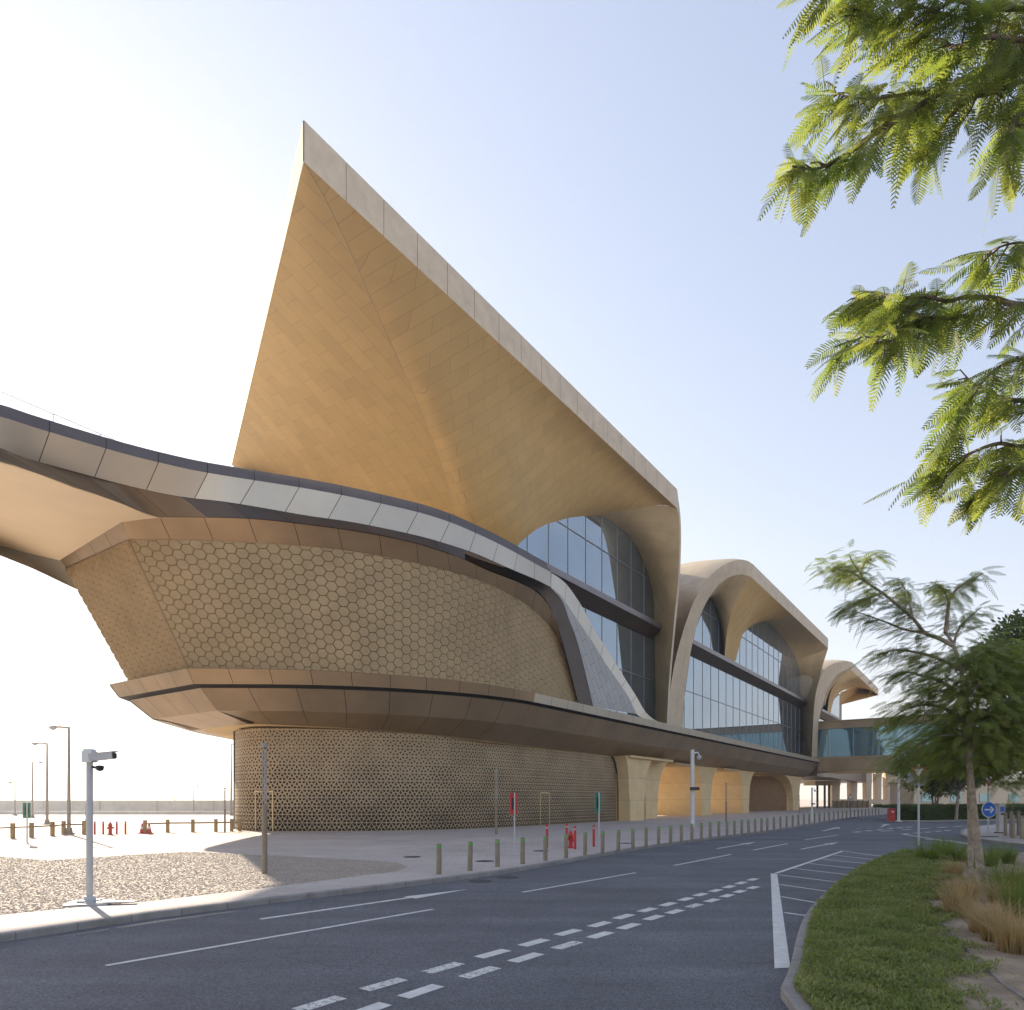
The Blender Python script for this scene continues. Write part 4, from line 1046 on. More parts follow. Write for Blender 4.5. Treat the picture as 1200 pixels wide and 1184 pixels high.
# ================================================================== STREET FURNITURE
def bollard_proto():
    r = empty('bollard', (0,0,0), cat='bollard')
    mb = MB(); mb.lathe([(.075,0),(.075,.70),(.071,.72)], (0,0,0), 14); mb.build('post', M['bollard'], r)
    mb = MB(); mb.lathe([(.0775,.735),(.0775,.80)], (0,0,0), 14); mb.build('reflective_band', M['green'], r)
    mb = MB(); mb.lathe([(.075,.72),(.075,.736),(.076,.799),(.076,.822),(.066,.84),(.005,.846)], (0,0,0), 14); mb.build('cap', M['bollard'], r)
    return r
bpx = [(514.3,1024.6),(550.7,1020.5),(583,1016),(612.4,1012.6),(639,1009.2),(663.3,1005.8),(685.5,1002.8),(706,999.8),(724.5,997.3),(741.8,994.8),(757.3,992.8),(771.8,990.8),(785.8,989),(798.5,987.2),(810.8,985.5),(821.8,984),(832.3,982.6),(842.3,981.3),(852,980),(860.8,979),(869.3,978),(877.3,977),(885,976),(892.5,975),(899.3,974.2)]
xs = 899.3; 
for i in range(26):
    xs += 6.2*(.955**i)+1.6; 
    # follow kerb line: y of the kerb bottom at xs minus offset
    kp = [k for k in kerb_px]
    for a, b in zip(kp, kp[1:]):
        if a[0] <= xs <= b[0]: yk = a[1]+(b[1]-a[1])*(xs-a[0])/(b[0]-a[0]); bpx.append((xs, yk-(yk-936)*.055)); break
ords = 'first second third fourth fifth sixth seventh eighth ninth tenth eleventh twelfth thirteenth fourteenth fifteenth sixteenth seventeenth eighteenth nineteenth twentieth'.split()
def ordw(n):
    if n <= 20: return ords[n-1]
    tens = {2:'twenty',3:'thirty',4:'forty',5:'fifty'}; tt = {2:'twentieth',3:'thirtieth',4:'fortieth',5:'fiftieth'}
    a, b = divmod(n, 10); return tt[a] if b == 0 else tens[a]+'-'+ords[b-1]
bproto = bollard_proto()
for i, (x, y) in enumerate(bpx):
    o = bproto if i == 0 else copy_tree(bproto); c = G(x, y, PH); o.location = (c.x, c.y, PH)
    if i: o.rotation_euler = (R(random.uniform(-.7,.7)), R(random.uniform(-.7,.7)), random.random()*6)
    tag(o, ('tan bollard with green band, nearest and leftmost of the kerbside row' if i == 0 else 'tan bollard with green band, %s from the left in the kerbside row' % ordw(i+1)), 'bollard', 'bollards along the kerb')

# column lights
def column_light(b, h, label):
    r = empty('column_light', b, label=label, cat='light column', group='slender bronze light columns')
    mb = MB(); mb.tube([(0,0,0),(0,0,h*.52)], [.085*h/4, .08*h/4], 12); mb.build('lower_shaft', M['bollard'], r)
    mb = MB(); s = .055*h/4
    mb.tube([(-s,0,h*.52),(-s,0,h*.97)], .022*h/4, 8); mb.tube([(s,0,h*.52),(s,0,h*.97)], .022*h/4, 8); mb.box((0,0,h*.74), .03, .012, h*.4); mb.build('upper_rods', M['lampst'], r)
    mb = MB(); mb.lathe([(.085*h/4,h*.965),(.09*h/4,h*.97),(.09*h/4,h),(.01,h+.01)], (0,0,0), 12); mb.build('lamp_cap', M['lampst'], r)
for px, yb, yt, lb in ((310,1024,871,'bronze light column standing in the gravel bed'),(263.5,975.5,923,'bronze light column just left of the lattice wall corner'),(100.8,979,941,'low bronze light column hidden behind the camera pole'),(581.7,978,901.5,'bronze light column in front of the middle of the lattice wall'),(851,963,917.5,'bronze light column before the yellow piers'),(936.7,953.5,932,'slim light column before the last pier at the far end')):
    b = G(px, yb, PH); column_light((b.x, b.y, PH), (yb-yt)/F*b.y, lb)

# camera poles
def cctv(b, h, label, big):
    r = empty('camera_pole', b, label=label, cat='camera pole', group='camera poles')
    k = h/3.1
    if big:
        mb = MB(); mb.lathe([(.06,.03),(.06,h*.92),(.055,h*.925)], (0,0,0), 16); mb.build('pole', M['grey'], r)
        mb = MB(); mb.box((0,0,.02), .75, .6, .035, .3); mb.box((.45,-.05,.045), .9, .16, .03, .2); mb.box((0,0,.06), .32, .32, .05); mb.lathe([(.14,.05),(.10,.12),(.088,.16)], (0,0,0), 12); mb.build('base_plate', M['grey'], r)
        mb = MB(); mb.box((0,0,h*.955), .2, .2, .22); mb.box((0,0,h*.995), .16, .16, .06); mb.build('junction_box', M['white'], r)
        M1 = Matrix.Rotation(R(-6), 3, 'Y')
        mb = MB(); mb.box((.28,-.05,h*.955), .46, .13, .13, 0, M=M1); mb.box((.30,-.05,h*.955+.075), .52, .15, .02, 0, M=M1); cm = mb.build('camera_housing', M['grey'], r)
        mb = MB(); mb.box((.525,-.05,h*.955+.02), .03, .10, .10); mb.build('lens', M['black'], cm)
        mb = MB(); mb.tube([(.05,0,h*.89),(.2,-.03,h*.88)], .025, 8); mb.lathe([(.01,-.09),(.06,-.07),(.075,-.02),(.07,.02),(.02,.03)], (.22,-.03,h*.89), 12); mb.build('dome_camera', M['black'], r)
    else:
        mb = MB(); mb.tube([(0,0,0),(0,0,h)], [.095*k*.9, .085*k*.9], 12); mb.build('pole', M['white'], r)
        mb = MB(); mb.tube([(0,0,h*.955),(.22*k,0,h*.965),(.26*k,0,h*.93)], .03*k, 6); mb.build('arm', M['white'], r)
        mb = MB(); mb.lathe([(.01,-.12*k),(.075*k,-.09*k),(.09*k,-.02*k),(.08*k,.06*k),(.02*k,.08*k)], (.27*k,0,h*.905), 12); mb.build('dome_camera', M['grey'], r)
        mb = MB(); mb.box((.06*k,-.1*k,h*.5), .34*k, .14*k, .12*k); mb.build('box_camera', M['black'], r)
b = G(105, 1059.5, PH); cctv((b.x, b.y, PH), (1059.5-879)/F*b.y, 'grey camera pole on a bolted plate at the pavement edge, nearest the viewer', True)
b = G(811.5, 970, PH); cctv((b.x, b.y, PH), (970-878.8)/F*b.y, 'white camera pole rising from the bollard row in front of the piers', False)
b = G(951.6, 961.5, PH); cctv((b.x, b.y, PH), (961.5-923)/F*b.y, 'distant white camera pole at the far end of the bollard row', False)

# board signs on poles
def board_sign(b, h, bw_, bh, m, name, label, rz_=0.5):
    r = empty(name, b, rz_, label=label, cat='sign')
    mb = MB(); mb.tube([(0,0,0),(0,0,h)], .035, 8); mb.build('pole', M['grey'], r)
    mb = MB(); mb.box((-.02,.055,h-bh/2-.02), bw_, .03, bh); o = mb.build('panel', m, r)
    mb = MB(); mb.box((-.02,.0385,h-bh/2-.02), bw_*.5, .004, bh*.55); mb.build('back_rail', M['black'], o)
    mb = MB(); mb.lathe([(.1,0),(.1,.02),(.04,.03)], (0,0,0), 10); mb.build('base', M['grey'], r)
b = G(603, 995, PH); k = b.y/F; board_sign((b.x, b.y, PH), 66*k, 10*k, 25*k, M['redpl'], 'red_sign', 'narrow red board on a grey pole in front of the lattice wall')
b = G(702, 991, PH); k = b.y/F; board_sign((b.x, b.y, PH), 62*k, 9*k, 23*k, M['signgreen'], 'green_sign', 'narrow green board on a pole by the red posts in front of the lattice wall')
b = G(31.7, 988.5, PH); k = b.y/F; board_sign((b.x, b.y, PH), 48*k, 7.5*k, 18*k, M['signgreen'], 'green_sign', 'green board on a pole at the far left beyond the gravel')

# red posts and hydrants
def red_post(px, yb, yt, lb, g):
    b = G(px, yb, PH); h = (yb-yt)/F*b.y; r = empty('red_post', (b.x, b.y, PH), label=lb, cat='post', group=g)
    mb = MB(); mb.lathe([(.055,0),(.055,h-.04),(.04,h-.01),(.005,h)], (0,0,0), 12); mb.build('shaft', M['red'], r)
    mb = MB(); mb.lathe([(.058,h*.82),(.058,h*.88)], (0,0,0), 12); mb.build('reflective_band', M['grey'], r)
for px, yb, yt, lb in ((641,993.5,966,'slim red post left of the hydrant, leftmost of four'),(664,992,965,'slim red post just behind and left of the hydrant'),(673.8,995.5,968,'slim red post just in front and right of the hydrant'),(695.8,992.5,966.8,'slim red post beside the green sign, rightmost of four')):
    red_post(px, yb, yt, lb, 'red posts guarding the hydrant by the kerb')
for i, px in enumerate((111,121,136.8,147)): red_post(px, 978, 962.5, 'distant red post, %s from the left of the four beyond the gravel' % ords[i], 'red posts guarding the distant hydrant')
def hydrant(px, yb, yt, lb):
    b = G(px, yb, PH); h = (yb-yt)/F*b.y; r = empty('fire_hydrant', (b.x, b.y, PH), .6, label=lb, cat='hydrant'); k = h/.8
    mb = MB(); mb.lathe([(x*k, z*k) for x, z in ((.16,0),(.16,.04),(.10,.06),(.10,.5),(.13,.52),(.13,.56),(.11,.6),(.09,.68),(.04,.73),(.03,.79),(.005,.8))], (0,0,0), 14); mb.build('barrel', M['red'], r)
    for s in (-1, 1): mb = MB(); mb.tube([(0,0,.42*k),(s*.2*k,0,.42*k)], [.06*k,.055*k], 10); mb.build('side_outlet', M['red'], r)
    mb = MB(); mb.tube([(0,0,.36*k),(0,-.2*k,.36*k)], [.075*k,.07*k], 10); mb.build('front_outlet', M['red'], r)
hydrant(668.8, 994, 973, 'red fire hydrant standing among slim red posts by the kerb'); hydrant(129.2, 978.5, 963, 'distant red fire hydrant between red posts beyond the gravel')
# cones
for px, lb in ((166.6,'orange traffic cone with white band, left of the pair'),(174.8,'orange traffic cone with white band, right of the pair')):
    b = G(px, 977, PH); r = empty('traffic_cone', (b.x, b.y, PH), label=lb, cat='traffic cone', group='pair of traffic cones'); h = .62
    mb = MB(); mb.box((0,0,.025), .38, .38, .05); mb.build('base', M['redpl'], r)
    mb = MB(); mb.lathe([(.15,.05),(.03,h),(.005,h)], (0,0,0), 14); mb.build('cone_body', M['redpl'], r)
    mb = MB(); mb.lathe([(.108,.27),(.075,.44)], (0,0,0), 14); mb.build('reflective_band', M['white'], r)
# low timber post-and-rail fences at left
def rail(pxs, yb, yt, rail_y, lab):
    b0 = G(pxs[0], yb[0], PH); r = empty('post_and_rail_fence', (b0.x, b0.y, 0), label=lab, cat='fence'); r['worldbuilt'] = 1; tops = []
    for px, y in zip(pxs, yb):
        b = G(px, y, PH); h = .8; mb = MB(); mb.box((b.x, b.y, PH+h/2), .16, .16, h); mb.build('post', M['wood'], r); tops.append(Vector((b.x, b.y+.1, PH+h*.72)))
    for a, b in zip(tops, tops[1:]): mb = MB(); mb.tube([a, b], .05, 6); mb.build('rail', M['bollard'], r)
rail([-40,15,37,61.5,74.5,98.6], [986,982.5,981.5,979.8,978.3,978], 0, 0, 'low timber post and rail fence at far left beyond the gravel')
rail([170,196.5,226,253,271.5,281], [977,975.8,975.5,975,974.6,974.4], 0, 0, 'low timber post and rail fence between the cones and the lattice wall')

# signs at the junction
def disc(mb, c, r, y0, y1, n=28):
    P0 = [(c[0]+r*math.cos(2*math.pi*k/n), y0, c[2]+r*math.sin(2*math.pi*k/n)) for k in range(n)]; P1 = [(p[0], y1, p[2]) for p in P0]
    mb.q(P0); mb.q(list(reversed(P1)))
    for k in range(n): mb.q([P0[k], P1[k], P1[(k+1) % n], P0[(k+1) % n]])
def tri(mb, c, r, y0, y1, down):
    s = -1 if down else 1
    P0 = [(c[0]+r*math.cos(a), y0, c[2]+s*r*math.sin(a)) for a in (R(90), R(210), R(330))]; P1 = [(p[0], y1, p[2]) for p in P0]
    if down: P0.reverse(); P1.reverse()
    mb.q(P0); mb.q(list(reversed(P1)))
    for k in range(3): mb.q([P0[k], P1[k], P1[(k+1) % 3], P0[(k+1) % 3]])
b = G(1158.7, 981, PH); k = b.y/F
r = empty('direction_sign', (b.x, b.y, PH), .1, label='round blue sign with white arrow pointing right on the small traffic island', cat='road sign')
h = 45*k
mb = MB(); mb.tube([(0,.03,0),(0,.03,h)], .04, 8); mb.build('pole', M['grey'], r)
mb = MB(); disc(mb, (0,0,32*k), 9.3*k, -.03, -.01); o = mb.build('rim', M['white'], r)
mb = MB(); disc(mb, (0,0,32*k), 8.5*k, -.037, -.031); o = mb.build('sign_face', M['blue'], r)
mb = MB(); zc = 32*k; y_ = -.044
mb.q([(-6*k,y_,zc-.9*k),(2.4*k,y_,zc-.9*k),(2.4*k,y_,zc+.9*k),(-6*k,y_,zc+.9*k)])
mb.q([(2.0*k,y_,zc-4.2*k),(6.4*k,y_,zc),(2.0*k,y_,zc+4.2*k),(.6*k,y_,zc+3.0*k),(3.4*k,y_,zc),(.6*k,y_,zc-3.0*k)]); mb.build('arrow', M['white'], o)
mb = MB(); mb.box((0,0,.02), .9, .3, .03); mb.build('base', M['iron'], r)
b = G(1158.5, 972, PH); k = b.y/F
r = empty('give_way_sign', (b.x, b.y, PH), label='red-bordered triangular give way sign half hidden in leaves behind the blue arrow sign', cat='road sign'); h = 64*k
mb = MB(); mb.tube([(0,.05,0),(0,.05,h)], .05, 8); mb.build('pole', M['grey'], r)
mb = MB(); tri(mb, (0,0,h-5*k), 9*k, -.02, .0, True); o = mb.build('border', M['redpl'], r)
mb = MB(); tri(mb, (0,0,h-5*k), 5.6*k, -.026, -.021, True); mb.build('sign_face', M['white'], o)
b = G(1076.8, 991, PH); k = b.y/F
r = empty('give_way_sign', (b.x, b.y, PH), -.35, label='give way sign above a round sign back on one grey pole at the bed tip', cat='road sign'); h = 96*k
mb = MB(); mb.tube([(0,.05,0),(0,.05,h)], .045, 10); mb.build('pole', M['grey'], r)
mb = MB(); tri(mb, (-.02,0,h-9*k), 9.5*k, -.03, -.01, True); o = mb.build('border', M['redpl'], r)
mb = MB(); tri(mb, (-.02,0,h-9*k), 6.2*k, -.036, -.031, True); mb.build('sign_face', M['white'], o)
mb = MB(); disc(mb, (0,0,h-15*k), 11.5*k, .09, .11); mb.build('round_sign_back', M['pipe'], r)
b = G(996.4, 956, PH); k = b.y/F
r = empty('warning_sign', (b.x, b.y, PH), label='distant white triangular warning sign with red border on a thin post before the footbridge', cat='road sign'); h = 25*k
mb = MB(); mb.tube([(0,.05,0),(0,.05,h)], .05, 8); mb.build('pole', M['iron'], r)
mb = MB(); tri(mb, (0,0,h-3.5*k), 4.2*k, -.02, 0, False); o = mb.build('border', M['iron'], r)
mb = MB(); tri(mb, (0,0,h-3.5*k), 2.9*k, -.03, -.021, False); mb.build('sign_face', M['white'], o)
# traffic island at right
ti = [G(*p) for p in ((1124.5,978.5),(1128,974),(1140,970.5),(1165,968),(1200,966.2),(1260,965),(1260,1000),(1200,992.5),(1165,988.5),(1140,984.5),(1128,981.5))]
tri_sheet('traffic_island', [(p.x, p.y) for p in ti], PH, M['paving'], kind='structure')
kerb('traffic_island_kerb', ti + [ti[0]], .15, PH-.006, -1)
# ticket machine
b = G(1172.5, 976.5, PH); k = b.y/F
r = empty('access_terminal', (b.x, b.y, PH), label='narrow grey access machine with blue screen on the small traffic island', cat='access machine')
mb = MB(); mb.box((0,0,17*k), 7*k, .3, 34*k); mb.box((0,0,33.6*k), 7.6*k, .34, .8*k); mb.build('cabinet', M['grey'], r)
mb = MB(); mb.box((0,-.155,28*k), 4.6*k, .02, 6*k); mb.build('screen', M['blue'], r)
mb = MB(); mb.box((0,-.155,22.5*k), 3.5*k, .02, 2*k); mb.build('card_slot', M['black'], r)
mb = MB(); mb.box((0,0,.03), 9*k, .5, .06); mb.build('plinth', M['iron'], r)
for px, yb, yt, lb in ((1178.3,979.5,952,'left'),(1185,981,951,'second'),(1187.5,982.5,955,'third'),(1193.5,979.5,950.5,'fourth'),(1197.5,983.5,956,'right')):
    b = G(px, yb, PH); h = (yb-yt)/F*b.y; r = empty('bronze_post', (b.x, b.y, PH), label='thick bronze post beside the access machine, %s of five' % {'left':'leftmost','right':'rightmost'}.get(lb, lb), cat='post', group='thick bronze posts on the traffic island')
    mb = MB(); mb.lathe([(.085,0),(.085,h-.02),(.075,h)], (0,0,0), 14); mb.build('shaft', M['bollard'], r)
    mb = MB(); mb.lathe([(.088,h*.8),(.088,h*.84)], (0,0,0), 14); mb.build('ring', M['lampst'], r)
# red bin and white masts at the hedge corner
b = G(1044.5, 962.5, PH); k = b.y/F
r = empty('red_cabinet', (b.x, b.y, PH), label='small red roadside cabinet at the hedge corner beside a white mast', cat='cabinet')
mb = MB(); mb.box((0,0,7.2*k), 6.6*k, .45, 14.2*k); mb.build('body', M['red'], r)
mb = MB(); mb.box((0,0,14.6*k), 7.2*k, .52, .7*k); mb.build('lid', M['red'], r)
mb = MB(); mb.box((0,-.235,11*k), 2.6*k, .02, 1.6*k); mb.build('label_plate', M['white'], r)
for px, yb, yt, lb in ((1053,963,889,'tall white mast at the hedge corner, right of two'),(1045.2,950,896,'tall thin white mast farther back, left of two')):
    b = G(px, yb, PH); h = (yb-yt)/F*b.y; r = empty('white_mast', (b.x, b.y, PH), label=lb, cat='mast', group='white masts by the footbridge')
    mb = MB(); mb.tube([(0,0,0),(0,0,h)], [.13, .08], 10); mb.build('pole', M['white'], r)
    mb = MB(); mb.lathe([(.3,0),(.3,.05),(.15,.08)], (0,0,0), 10); mb.build('base', M['conc'], r)

# verge, hedge
vz = [G(*p) for p in ((1050,963.3),(1075,963.8),(1130,962.8),(1200,961.5),(1300,960))]
far_ = [(300, 75), (300, 170), (vz[0].x+45, 120), (vz[0].x+6, 76)]
tri_sheet('verge', [(p.x, p.y) for p in vz] + far_, PH, M['sand'], kind='structure')
kerb('verge_kerb', vz, .15, PH-.004, 1)

def frond(mb, p, d, nrm, L, pairs, plen, pw, droop=.3, fold=.25):
    """feather-shaped compound leaf: rachis with paired narrow leaflets"""
    d = d.normalized(); s_ = d.cross(nrm)
    if s_.length < 1e-5: return
    s_.normalize(); nrm = s_.cross(d).normalized(); g = Vector((0, 0, -1))
    pts = [p + d*L*t + g*droop*L*t*t for t in [i/5 for i in range(6)]]
    b = len(mb.v); rw = pw*.35
    for i, q in enumerate(pts): mb.v += [tuple(q-s_*rw*(1-i/7)), tuple(q+s_*rw*(1-i/7))]
    for i in range(5): mb.f.append((b+2*i, b+2*i+1, b+2*i+3, b+2*i+2)); mb.uv.append([(0,0)]*4); mb.sm.append(True)
    for i in range(pairs):
        t = .16 + .84*i/(pairs-1); q = p + d*L*t + g*droop*L*t*t; dd = (d + g*2*droop*t).normalized()
        l = plen*(math.sin(math.pi*(.18+.72*t)))*random.uniform(.92, 1.08)
        for sg in (-1, 1):
            ang = random.gauss(0, .05)
            e = (s_*sg*(1-.2*t) + dd*(.25+.42*t+ang) - nrm*fold + g*random.uniform(0, .15)).normalized()
            wv = (dd - e*dd.dot(e)).normalized()*pw
            b = len(mb.v); mid = q+e*l*.55
            mb.v += [tuple(q - wv*.3), tuple(mid - wv*.5), tuple(q+e*l+g*l*.08), tuple(mid + wv*.5), tuple(q + wv*.3)]
            mb.f.append((b, b+1, b+2, b+3, b+4)); mb.uv.append([(0,0)]*5); mb.sm.append(False)

def rnd(): return Vector((random.gauss(0,1), random.gauss(0,1), random.gauss(0,1)))
# ---------------- foreground tree: trunk out of frame right, limbs reach into the upper right
nt_ = empty('feathery_tree', (7.6, 4.4, 0), label='nearest tree, its feathery yellow-green branches hanging into the upper right corner', cat='tree'); nt_['worldbuilt'] = 1
limbs = [
 (5.2, [(1400,40),(1290,40),(1200,62),(1150,82),(1104,108),(1078,123.5),(1046.7,143.6),(1015,163.7),(986.4,184),(957.6,198),(929,195)], .035, 1),
 (5.2, [(1104,108),(1068,110),(1032,115),(1003.6,115),(977.7,109)], .016, 1),
 (5.3, [(1290,60),(1200,95),(1160,110),(1133,118),(1100,150),(1085,175)], .02, 1),
 (5.0, [(1290,40),(1200,47),(1158,43),(1118,55),(1080,40),(1040,30),(1000,10)], .022, 1),
 (4.9, [(1300,0),(1200,10),(1140,5),(1080,-15),(1000,-25),(950,-12)], .02, 1),
 (5.1, [(1290,120),(1200,130),(1185,160),(1172,185)], .015, 1),
 (5.0, [(1250,60),(1180,30),(1120,20),(1060,0)], .018, 1),
 (5.5, [(1400,330),(1290,350),(1200,357.7),(1164,350),(1131,348.6),(1110,353),(1082,347),(1052,350),(1024.6,342.5),(1003,350)], .028, 1),
 (5.5, [(1149,361),(1125,371),(1094,373),(1064,364),(1045,360),(1024,344)], .013, 1),
 (5.4, [(1094,373),(1085,379),(1052,397),(1030.7,402),(1012,394),(985,410)], .011, 1),
 (5.5, [(1290,330),(1230,300),(1200,285),(1170,290),(1150,300)], .016, 1),
 (5.2, [(1400,440),(1290,470),(1200,470),(1170,465),(1150,455),(1130,445)], .025, 1),
 (5.2, [(1290,470),(1210,520),(1170,520),(1140,530),(1110,545),(1090,560)], .02, 1),
 (5.1, [(1290,500),(1230,540),(1190,550),(1165,560),(1150,580)], .018, 1),
 (5.0, [(1290,420),(1220,420),(1180,425),(1150,450),(1125,490),(1105,520)], .015, 1),
]
br = MB(); lf = MB()
for Y, pts, r0, on in limbs:
    P = [at(x, y, Y + .25*math.sin(i*1.3+r0*90)) for i, (x, y) in enumerate(pts)]
    C_ = catmull(P, 5); n = len(C_); br.tube(C_, [r0*(1-.8*i/n) for i in range(n)], 7)
    cv = Cv(P, sub=5)
    m = int(cv.len/.054)
    for i in range(m):
        t = (i+.5)/m; p = cv(t)
        if p.x/p.y > .86: continue
        tg = (cv(min(1, t+.03))-cv(max(0, t-.03))).normalized()
        for k in range(2 if t < .88 else 3):
            s_ = random.choice((-1, 1)); side = tg.cross(Vector((0, 1, 0))).normalized()*s_
            d = (tg*random.uniform(.35, 1.0) + side*random.uniform(.1, .8) + Vector((-.15, random.gauss(0,.45), -.35))).normalized()
            if d.z > .05: d.z = .05 - d.z*.3; d.normalize()
            L = random.uniform(.22, .42)
            n_ = (Vector((0, -.4, 1)) + rnd()*.5).normalized()
            if random.random() < .4:
                q = p + (d + rnd()*.2).normalized()*random.uniform(.07, .17); br.tube([p, p.lerp(q, .5)+rnd()*.01, q], [.008,.006,.0045], 5, False); p2 = q
            else: p2 = p
            frond(lf, p2 + rnd()*.01, d, n_, L*.92, 16, random.uniform(.065,.105), .0115, random.uniform(.05,.42), random.uniform(.0,.3))
trunk_pts = [Vector((7.6,4.4,0)), Vector((7.5,4.45,1.6)), Vector((7.2,4.5,3.2)), Vector((6.9,4.6,4.8)), Vector((6.4,4.8,6.2)), at(1400,40,5.2)]
br.tube(catmull(trunk_pts, 5), [.17*(1-.62*i/25) for i in range(26)], 10)
for tp, Y in ((at(1400,330,5.5), 4.2), (at(1400,440,5.2), 3.6)): br.tube(catmull([Vector((7.05,4.55,Y-.6)), Vector((7.0,4.8,Y)), tp], 4), .05, 8)
for a, b in ((at(1290,40,5.0), at(1400,40,5.2)), (at(1300,0,4.9), at(1400,40,5.2)), (at(1290,120,5.1), at(1400,60,5.2)), (at(1290,330,5.5), at(1400,330,5.5)), (at(1290,470,5.2), at(1400,440,5.2)), (at(1290,500,5.1), at(1400,440,5.2)), (at(1290,420,5.0), at(1400,440,5.2))): br.tube([a, a.lerp(b, .5)+Vector((0,0,.03)), b], .02, 6)
# rest of the crown outside the frame
for i in range(420):
    p = Vector((random.uniform(5.2, 9.8), random.uniform(3.2, 6.5), random.uniform(4.4, 8.8)))
    if p.x/p.y < .84: continue
    d = (p-Vector((7.3,4.5,5.5))).normalized() + Vector((0,0,-.3)); frond(lf, p, d, Vector((0,0,1)), .38, 9, .12, .014, .4)
br.build('trunk', M['bark'], nt_); lf.build('crown', M['leafnear'], nt_)

# ---------------- middle tree
B0 = G(1151.5, 1042, PH); YT = B0.y
mt_ = empty('young_tree', (B0.x, B0.y, PH), label='young feathery tree with leaning pale trunk rising from the planting bed', cat='tree'); mt_['worldbuilt'] = 1
tr = MB(); lf = MB()
tp = [(1151.5,1043),(1148,1010),(1143,970),(1139,930),(1136.5,900),(1135,860),(1131,820),(1126,785),(1117,755),(1108,742)]
TP = [at(x, y, YT) for x, y in tp]; cc = catmull(TP, 4); cc[0].z = 0.08; n = len(cc)
tr.tube(cc, [(.115 if i < 1 else .098)*(1-.78*(i/n)) for i in range(n)], 12)
tr2 = [at(1138,1012,YT+1.2), at(1137,960,YT+1.2), at(1136,900,YT+1.1), at(1142,850,YT+.8), at(1150,800,YT+.5), at(1158,760,YT+.4)]; tr2[0].z = .08
ml = [ [(1117,757),(1100,748),(1084,742),(1070,725),(1050,708),(1034,695),(1015,682),(1009,672),(1016,655),(1028,648)],
       [(1084,742),(1060,738),(1040,730),(1018,722),(1000,716)], [(1034,695),(1020,700),(1004,705),(992,718)], [(1070,725),(1065,705),(1060,690),(1052,678)],
       [(1108,742),(1110,725),(1112,706),(1118,694),(1130,684),(1145,676),(1152,672)], [(1117,755),(1125,735),(1140,720),(1150,712)],
       [(1112,706),(1105,690),(1096,684)], [(1126,785),(1100,772),(1075,765),(1050,762),(1028,768)], [(1131,820),(1105,800),(1080,792),(1058,788),(1040,800)],
       [(1135,850),(1110,832),(1085,826),(1060,832),(1040,845)], [(1136,870),(1112,862),(1088,868),(1068,884),(1056,900)], [(1136,880),(1150,862),(1170,850),(1195,845),(1230,850)],
       [(1135,850),(1160,830),(1185,820),(1220,815)], [(1131,820),(1150,800),(1175,790),(1205,785)], [(1126,785),(1145,768),(1165,758),(1190,755)],
       [(1136,885),(1120,890),(1100,905),(1085,915)], [(1136,890),(1155,895),(1180,905),(1200,918)], [(1135,840),(1120,815),(1100,810),(1080,812)], [(1015,682),(1000,672),(985,668),(976,664)], [(1009,672),(1000,660),(995,650)],
       [(1136,875),(1130,860),(1110,850),(1095,850)], [(1136,865),(1160,870),(1190,880),(1215,890)], [(1130,810),(1140,830),(1165,845),(1180,870)] ]
for j, pts in enumerate(ml):
    n = len(pts); dY = random.uniform(-1.3, 1.3) if j not in (0, 4) else .2
    P = [at(x, y, YT + dY*i/(n-1)) for i, (x, y) in enumerate(pts)]
    C_ = catmull(P, 4); r0 = .045 if j in (0, 4, 7, 8, 9, 10, 11, 12) else .025; nn = len(C_)
    tr.tube(C_, [r0*(1-.8*i/nn)+.004 for i in range(nn)], 6)
    cv = Cv(P, sub=4); m = int(cv.len/.042)
    for i in range(m):
        t = .12 + .88*(i+.5)/m; p = cv(t); tg = (cv(min(1, t+.04))-cv(max(0, t-.04))).normalized()
        for k in range(3 if j > 6 else 2):
            d = tg*random.uniform(.3, 1) + rnd()*.6 + Vector((-.35, 0, 0)); d.z = d.z*.35-.18; d.normalize(); off = rnd()*(.20 if j > 6 else .08); off.z *= .6
            frond(lf, p + off, d, (Vector((0,0,1))+rnd()*.22).normalized(), random.uniform(.30, .52), 11, random.uniform(.08, .12), .017, random.uniform(.1, .4), .1)
# inner mass of the lower crown
for i in range(1150):
    a = random.random()*6.28; rr = random.random()**.5
    z = random.uniform(2.9, 5.6); wid = 1.9 if z < 4.6 else 1.3
    p = Vector((B0.x-.15 + rr*math.cos(a)*wid, B0.y + rr*math.sin(a)*wid, z))
    if random.random() < .25 and p.x < B0.x-.8: continue
    d = Vector((math.cos(a), math.sin(a), random.uniform(-.5, .15)))
    frond(lf, p, d, (Vector((0,0,1))+rnd()*.3).normalized(), random.uniform(.34, .55), 11, .11, .018, .3, .1)
tr.build('trunk', M['barkp'], mt_); lf.build('crown', M['leafmid'], mt_)
mb = MB(); lf = MB(); s2 = empty('slender_tree', tr2[0], label='slender second trunk with ivy-like tufts just behind the young tree', cat='tree'); s2['worldbuilt'] = 1
mb.tube(catmull(tr2, 4), [.07*(1-.6*i/20) for i in range(21)], 8)
for i in range(260):
    p = tr2[-1].lerp(tr2[-2], random.random()) + rnd()*.35; d = rnd(); d.z = d.z*.3-.2
    frond(lf, p, d.normalized(), Vector((0,0,1)), random.uniform(.3,.45), 9, .11, .024, .3, .1)
mb.build('trunk', M['barkp'], s2); lf.build('crown', M['leafmid'], s2)

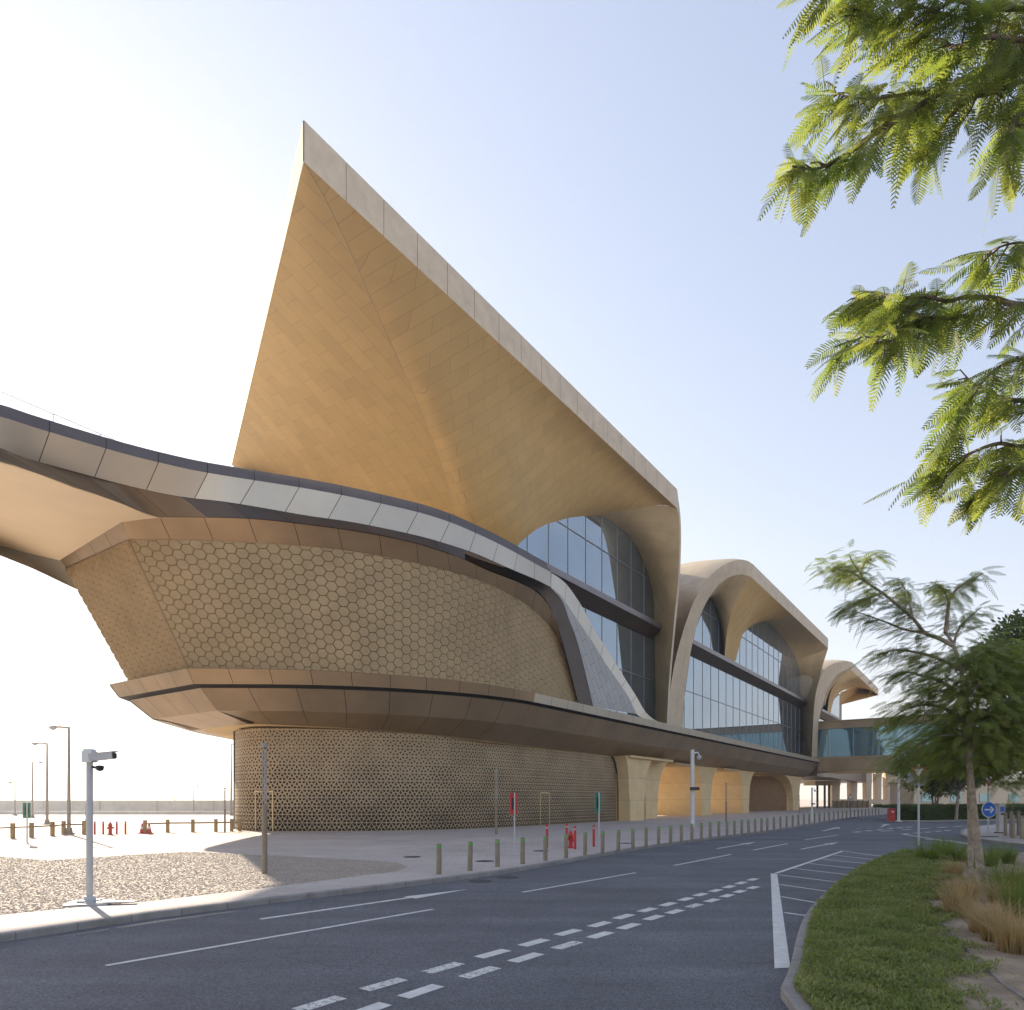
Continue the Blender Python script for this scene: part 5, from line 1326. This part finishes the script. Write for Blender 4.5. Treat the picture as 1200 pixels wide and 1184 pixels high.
# ---------------- broad leaved background trees
def bushy(name, base, h0, cr, nleaf, label, ls=.16, stems=1, g=None):
    r = empty(name, base, label=label, cat='tree', group=g); mb = MB(); lf = MB(); top = h0
    cls = []
    for i in range(26):
        a = random.random()*6.28; q = random.random()**.5; zz = random.uniform(-1, 1)
        s = math.sqrt(max(0, 1-zz*zz)); cls.append((Vector((math.cos(a)*q*cr[0]*s, math.sin(a)*q*cr[1]*s, h0+cr[2]*zz)), random.uniform(.28, .5)*cr[0]*.8))
    for s in range(stems):
        a = s*2.1; mb.tube(catmull([Vector((.1*math.cos(a),.1*math.sin(a),0)), Vector((.3*math.cos(a),.3*math.sin(a),h0*.4)), Vector((.6*math.cos(a),.6*math.sin(a),h0*.8))], 4), [.13/stems**.5+.02]*4+[.09/stems**.5+.02]*5, 8)
    for c, rad in cls[:14]: mb.tube([Vector((0,0,h0*.5)), c*.5+Vector((0,0,h0*.3)), c], [.05,.035,.015], 5)
    for i in range(nleaf):
        c, rad = random.choice(cls); v = rnd().normalized()*rad*random.random()**.4; p = c+v
        d = (v.normalized() + rnd()*.5).normalized(); leafq(lf, p, d, (Vector((0,0,1))+rnd()*.5).normalized(), ls*random.uniform(.7,1.3), ls*.42)
    mb.build('trunk', M['barkp'], r); lf.build('crown', M['leafbush'], r); return r
b = G(1190, 985, PH)
bushy('broadleaf_tree', (27.5, 35, PH), 7.0, (4.6, 3.4, 3.9), 15000, 'dark round-leaved tree filling the space behind the young tree at right', .34)
bushy('broadleaf_tree', (35.0, 40, PH), 6.5, (4.5, 3.5, 4.0), 11000, 'dark dense tree cut by the right picture edge', .36)
b = G(1104, 957, PH)
bushy('multi_stem_tree', ((1096-CX)/F*70, 70, PH), 5.4, (3.6, 3, 2.3), 6000, 'small dark tree with forked stems standing in the hedge left of the trunk', .42, 3)
bushy('hedge_tree', ((1119-CX)/F*66, 66, PH), 5.6, (3.4, 3, 2.2), 6000, 'dark tree with thick pale trunk standing in the hedge behind the young tree', .42)
# hedge
mb = MB(); hp = [(1054,963),(1090,963.2),(1130,962.3),(1200,961),(1300,959.5)]
hc = Cv([G(*p) + Vector((0,.8,0)) for p in hp])
hd = empty('clipped_hedge', hc(0), label='long dark clipped hedge along the far side of the junction', cat='hedge'); hd['worldbuilt'] = 1
core = MB(); P = hc.pts(20)
for a, b in zip(P, P[1:]):
    t = (b-a).normalized(); n = Vector((-t.y, t.x, 0))*5
    core.q([(a.x,a.y,PH),(b.x,b.y,PH),(b.x,b.y,1.35),(a.x,a.y,1.35)]); core.q([(a.x,a.y,1.35),(b.x,b.y,1.35),(b.x+n.x,b.y+n.y,1.45),(a.x+n.x,a.y+n.y,1.45)])
core.build('branch_mass', M['leafbush'], hd)
lf = MB()
for i in range(22000):
    p = hc(random.random()**1.3); 
    if random.random() < .6: q = Vector((p.x, p.y-random.uniform(0,.15), random.uniform(PH, 1.42)))
    else: q = Vector((p.x, p.y+random.uniform(0,4), 1.4+random.uniform(-.03,.12)))
    leafq(lf, q, rnd().normalized(), (Vector((0,-1,.6))+rnd()*.5).normalized(), .22, .11)
lf.build('leaves', M['leafbush'], hd)

for o in list(bpy.data.objects):
    if 'worldbuilt' in o: del o['worldbuilt']

mb = MB(); mb.box((0, 500, 58), 1400, 1300, 124); hz_ = mb.build('haze', bpy.data.materials.new('haze_air')); tag(hz_, kind='stuff')
hm = hz_.data.materials[0]; hm.use_nodes = True; hn = hm.node_tree
hn.nodes.remove(hn.nodes['Principled BSDF']); pvn = hn.nodes.new('ShaderNodeVolumePrincipled')
pvn.inputs['Density'].default_value = .0006; pvn.inputs['Color'].default_value = (.97, .96, .94, 1); pvn.inputs['Anisotropy'].default_value = .45
hn.links.new(pvn.outputs[0], hn.nodes['Material Output'].inputs['Volume'])
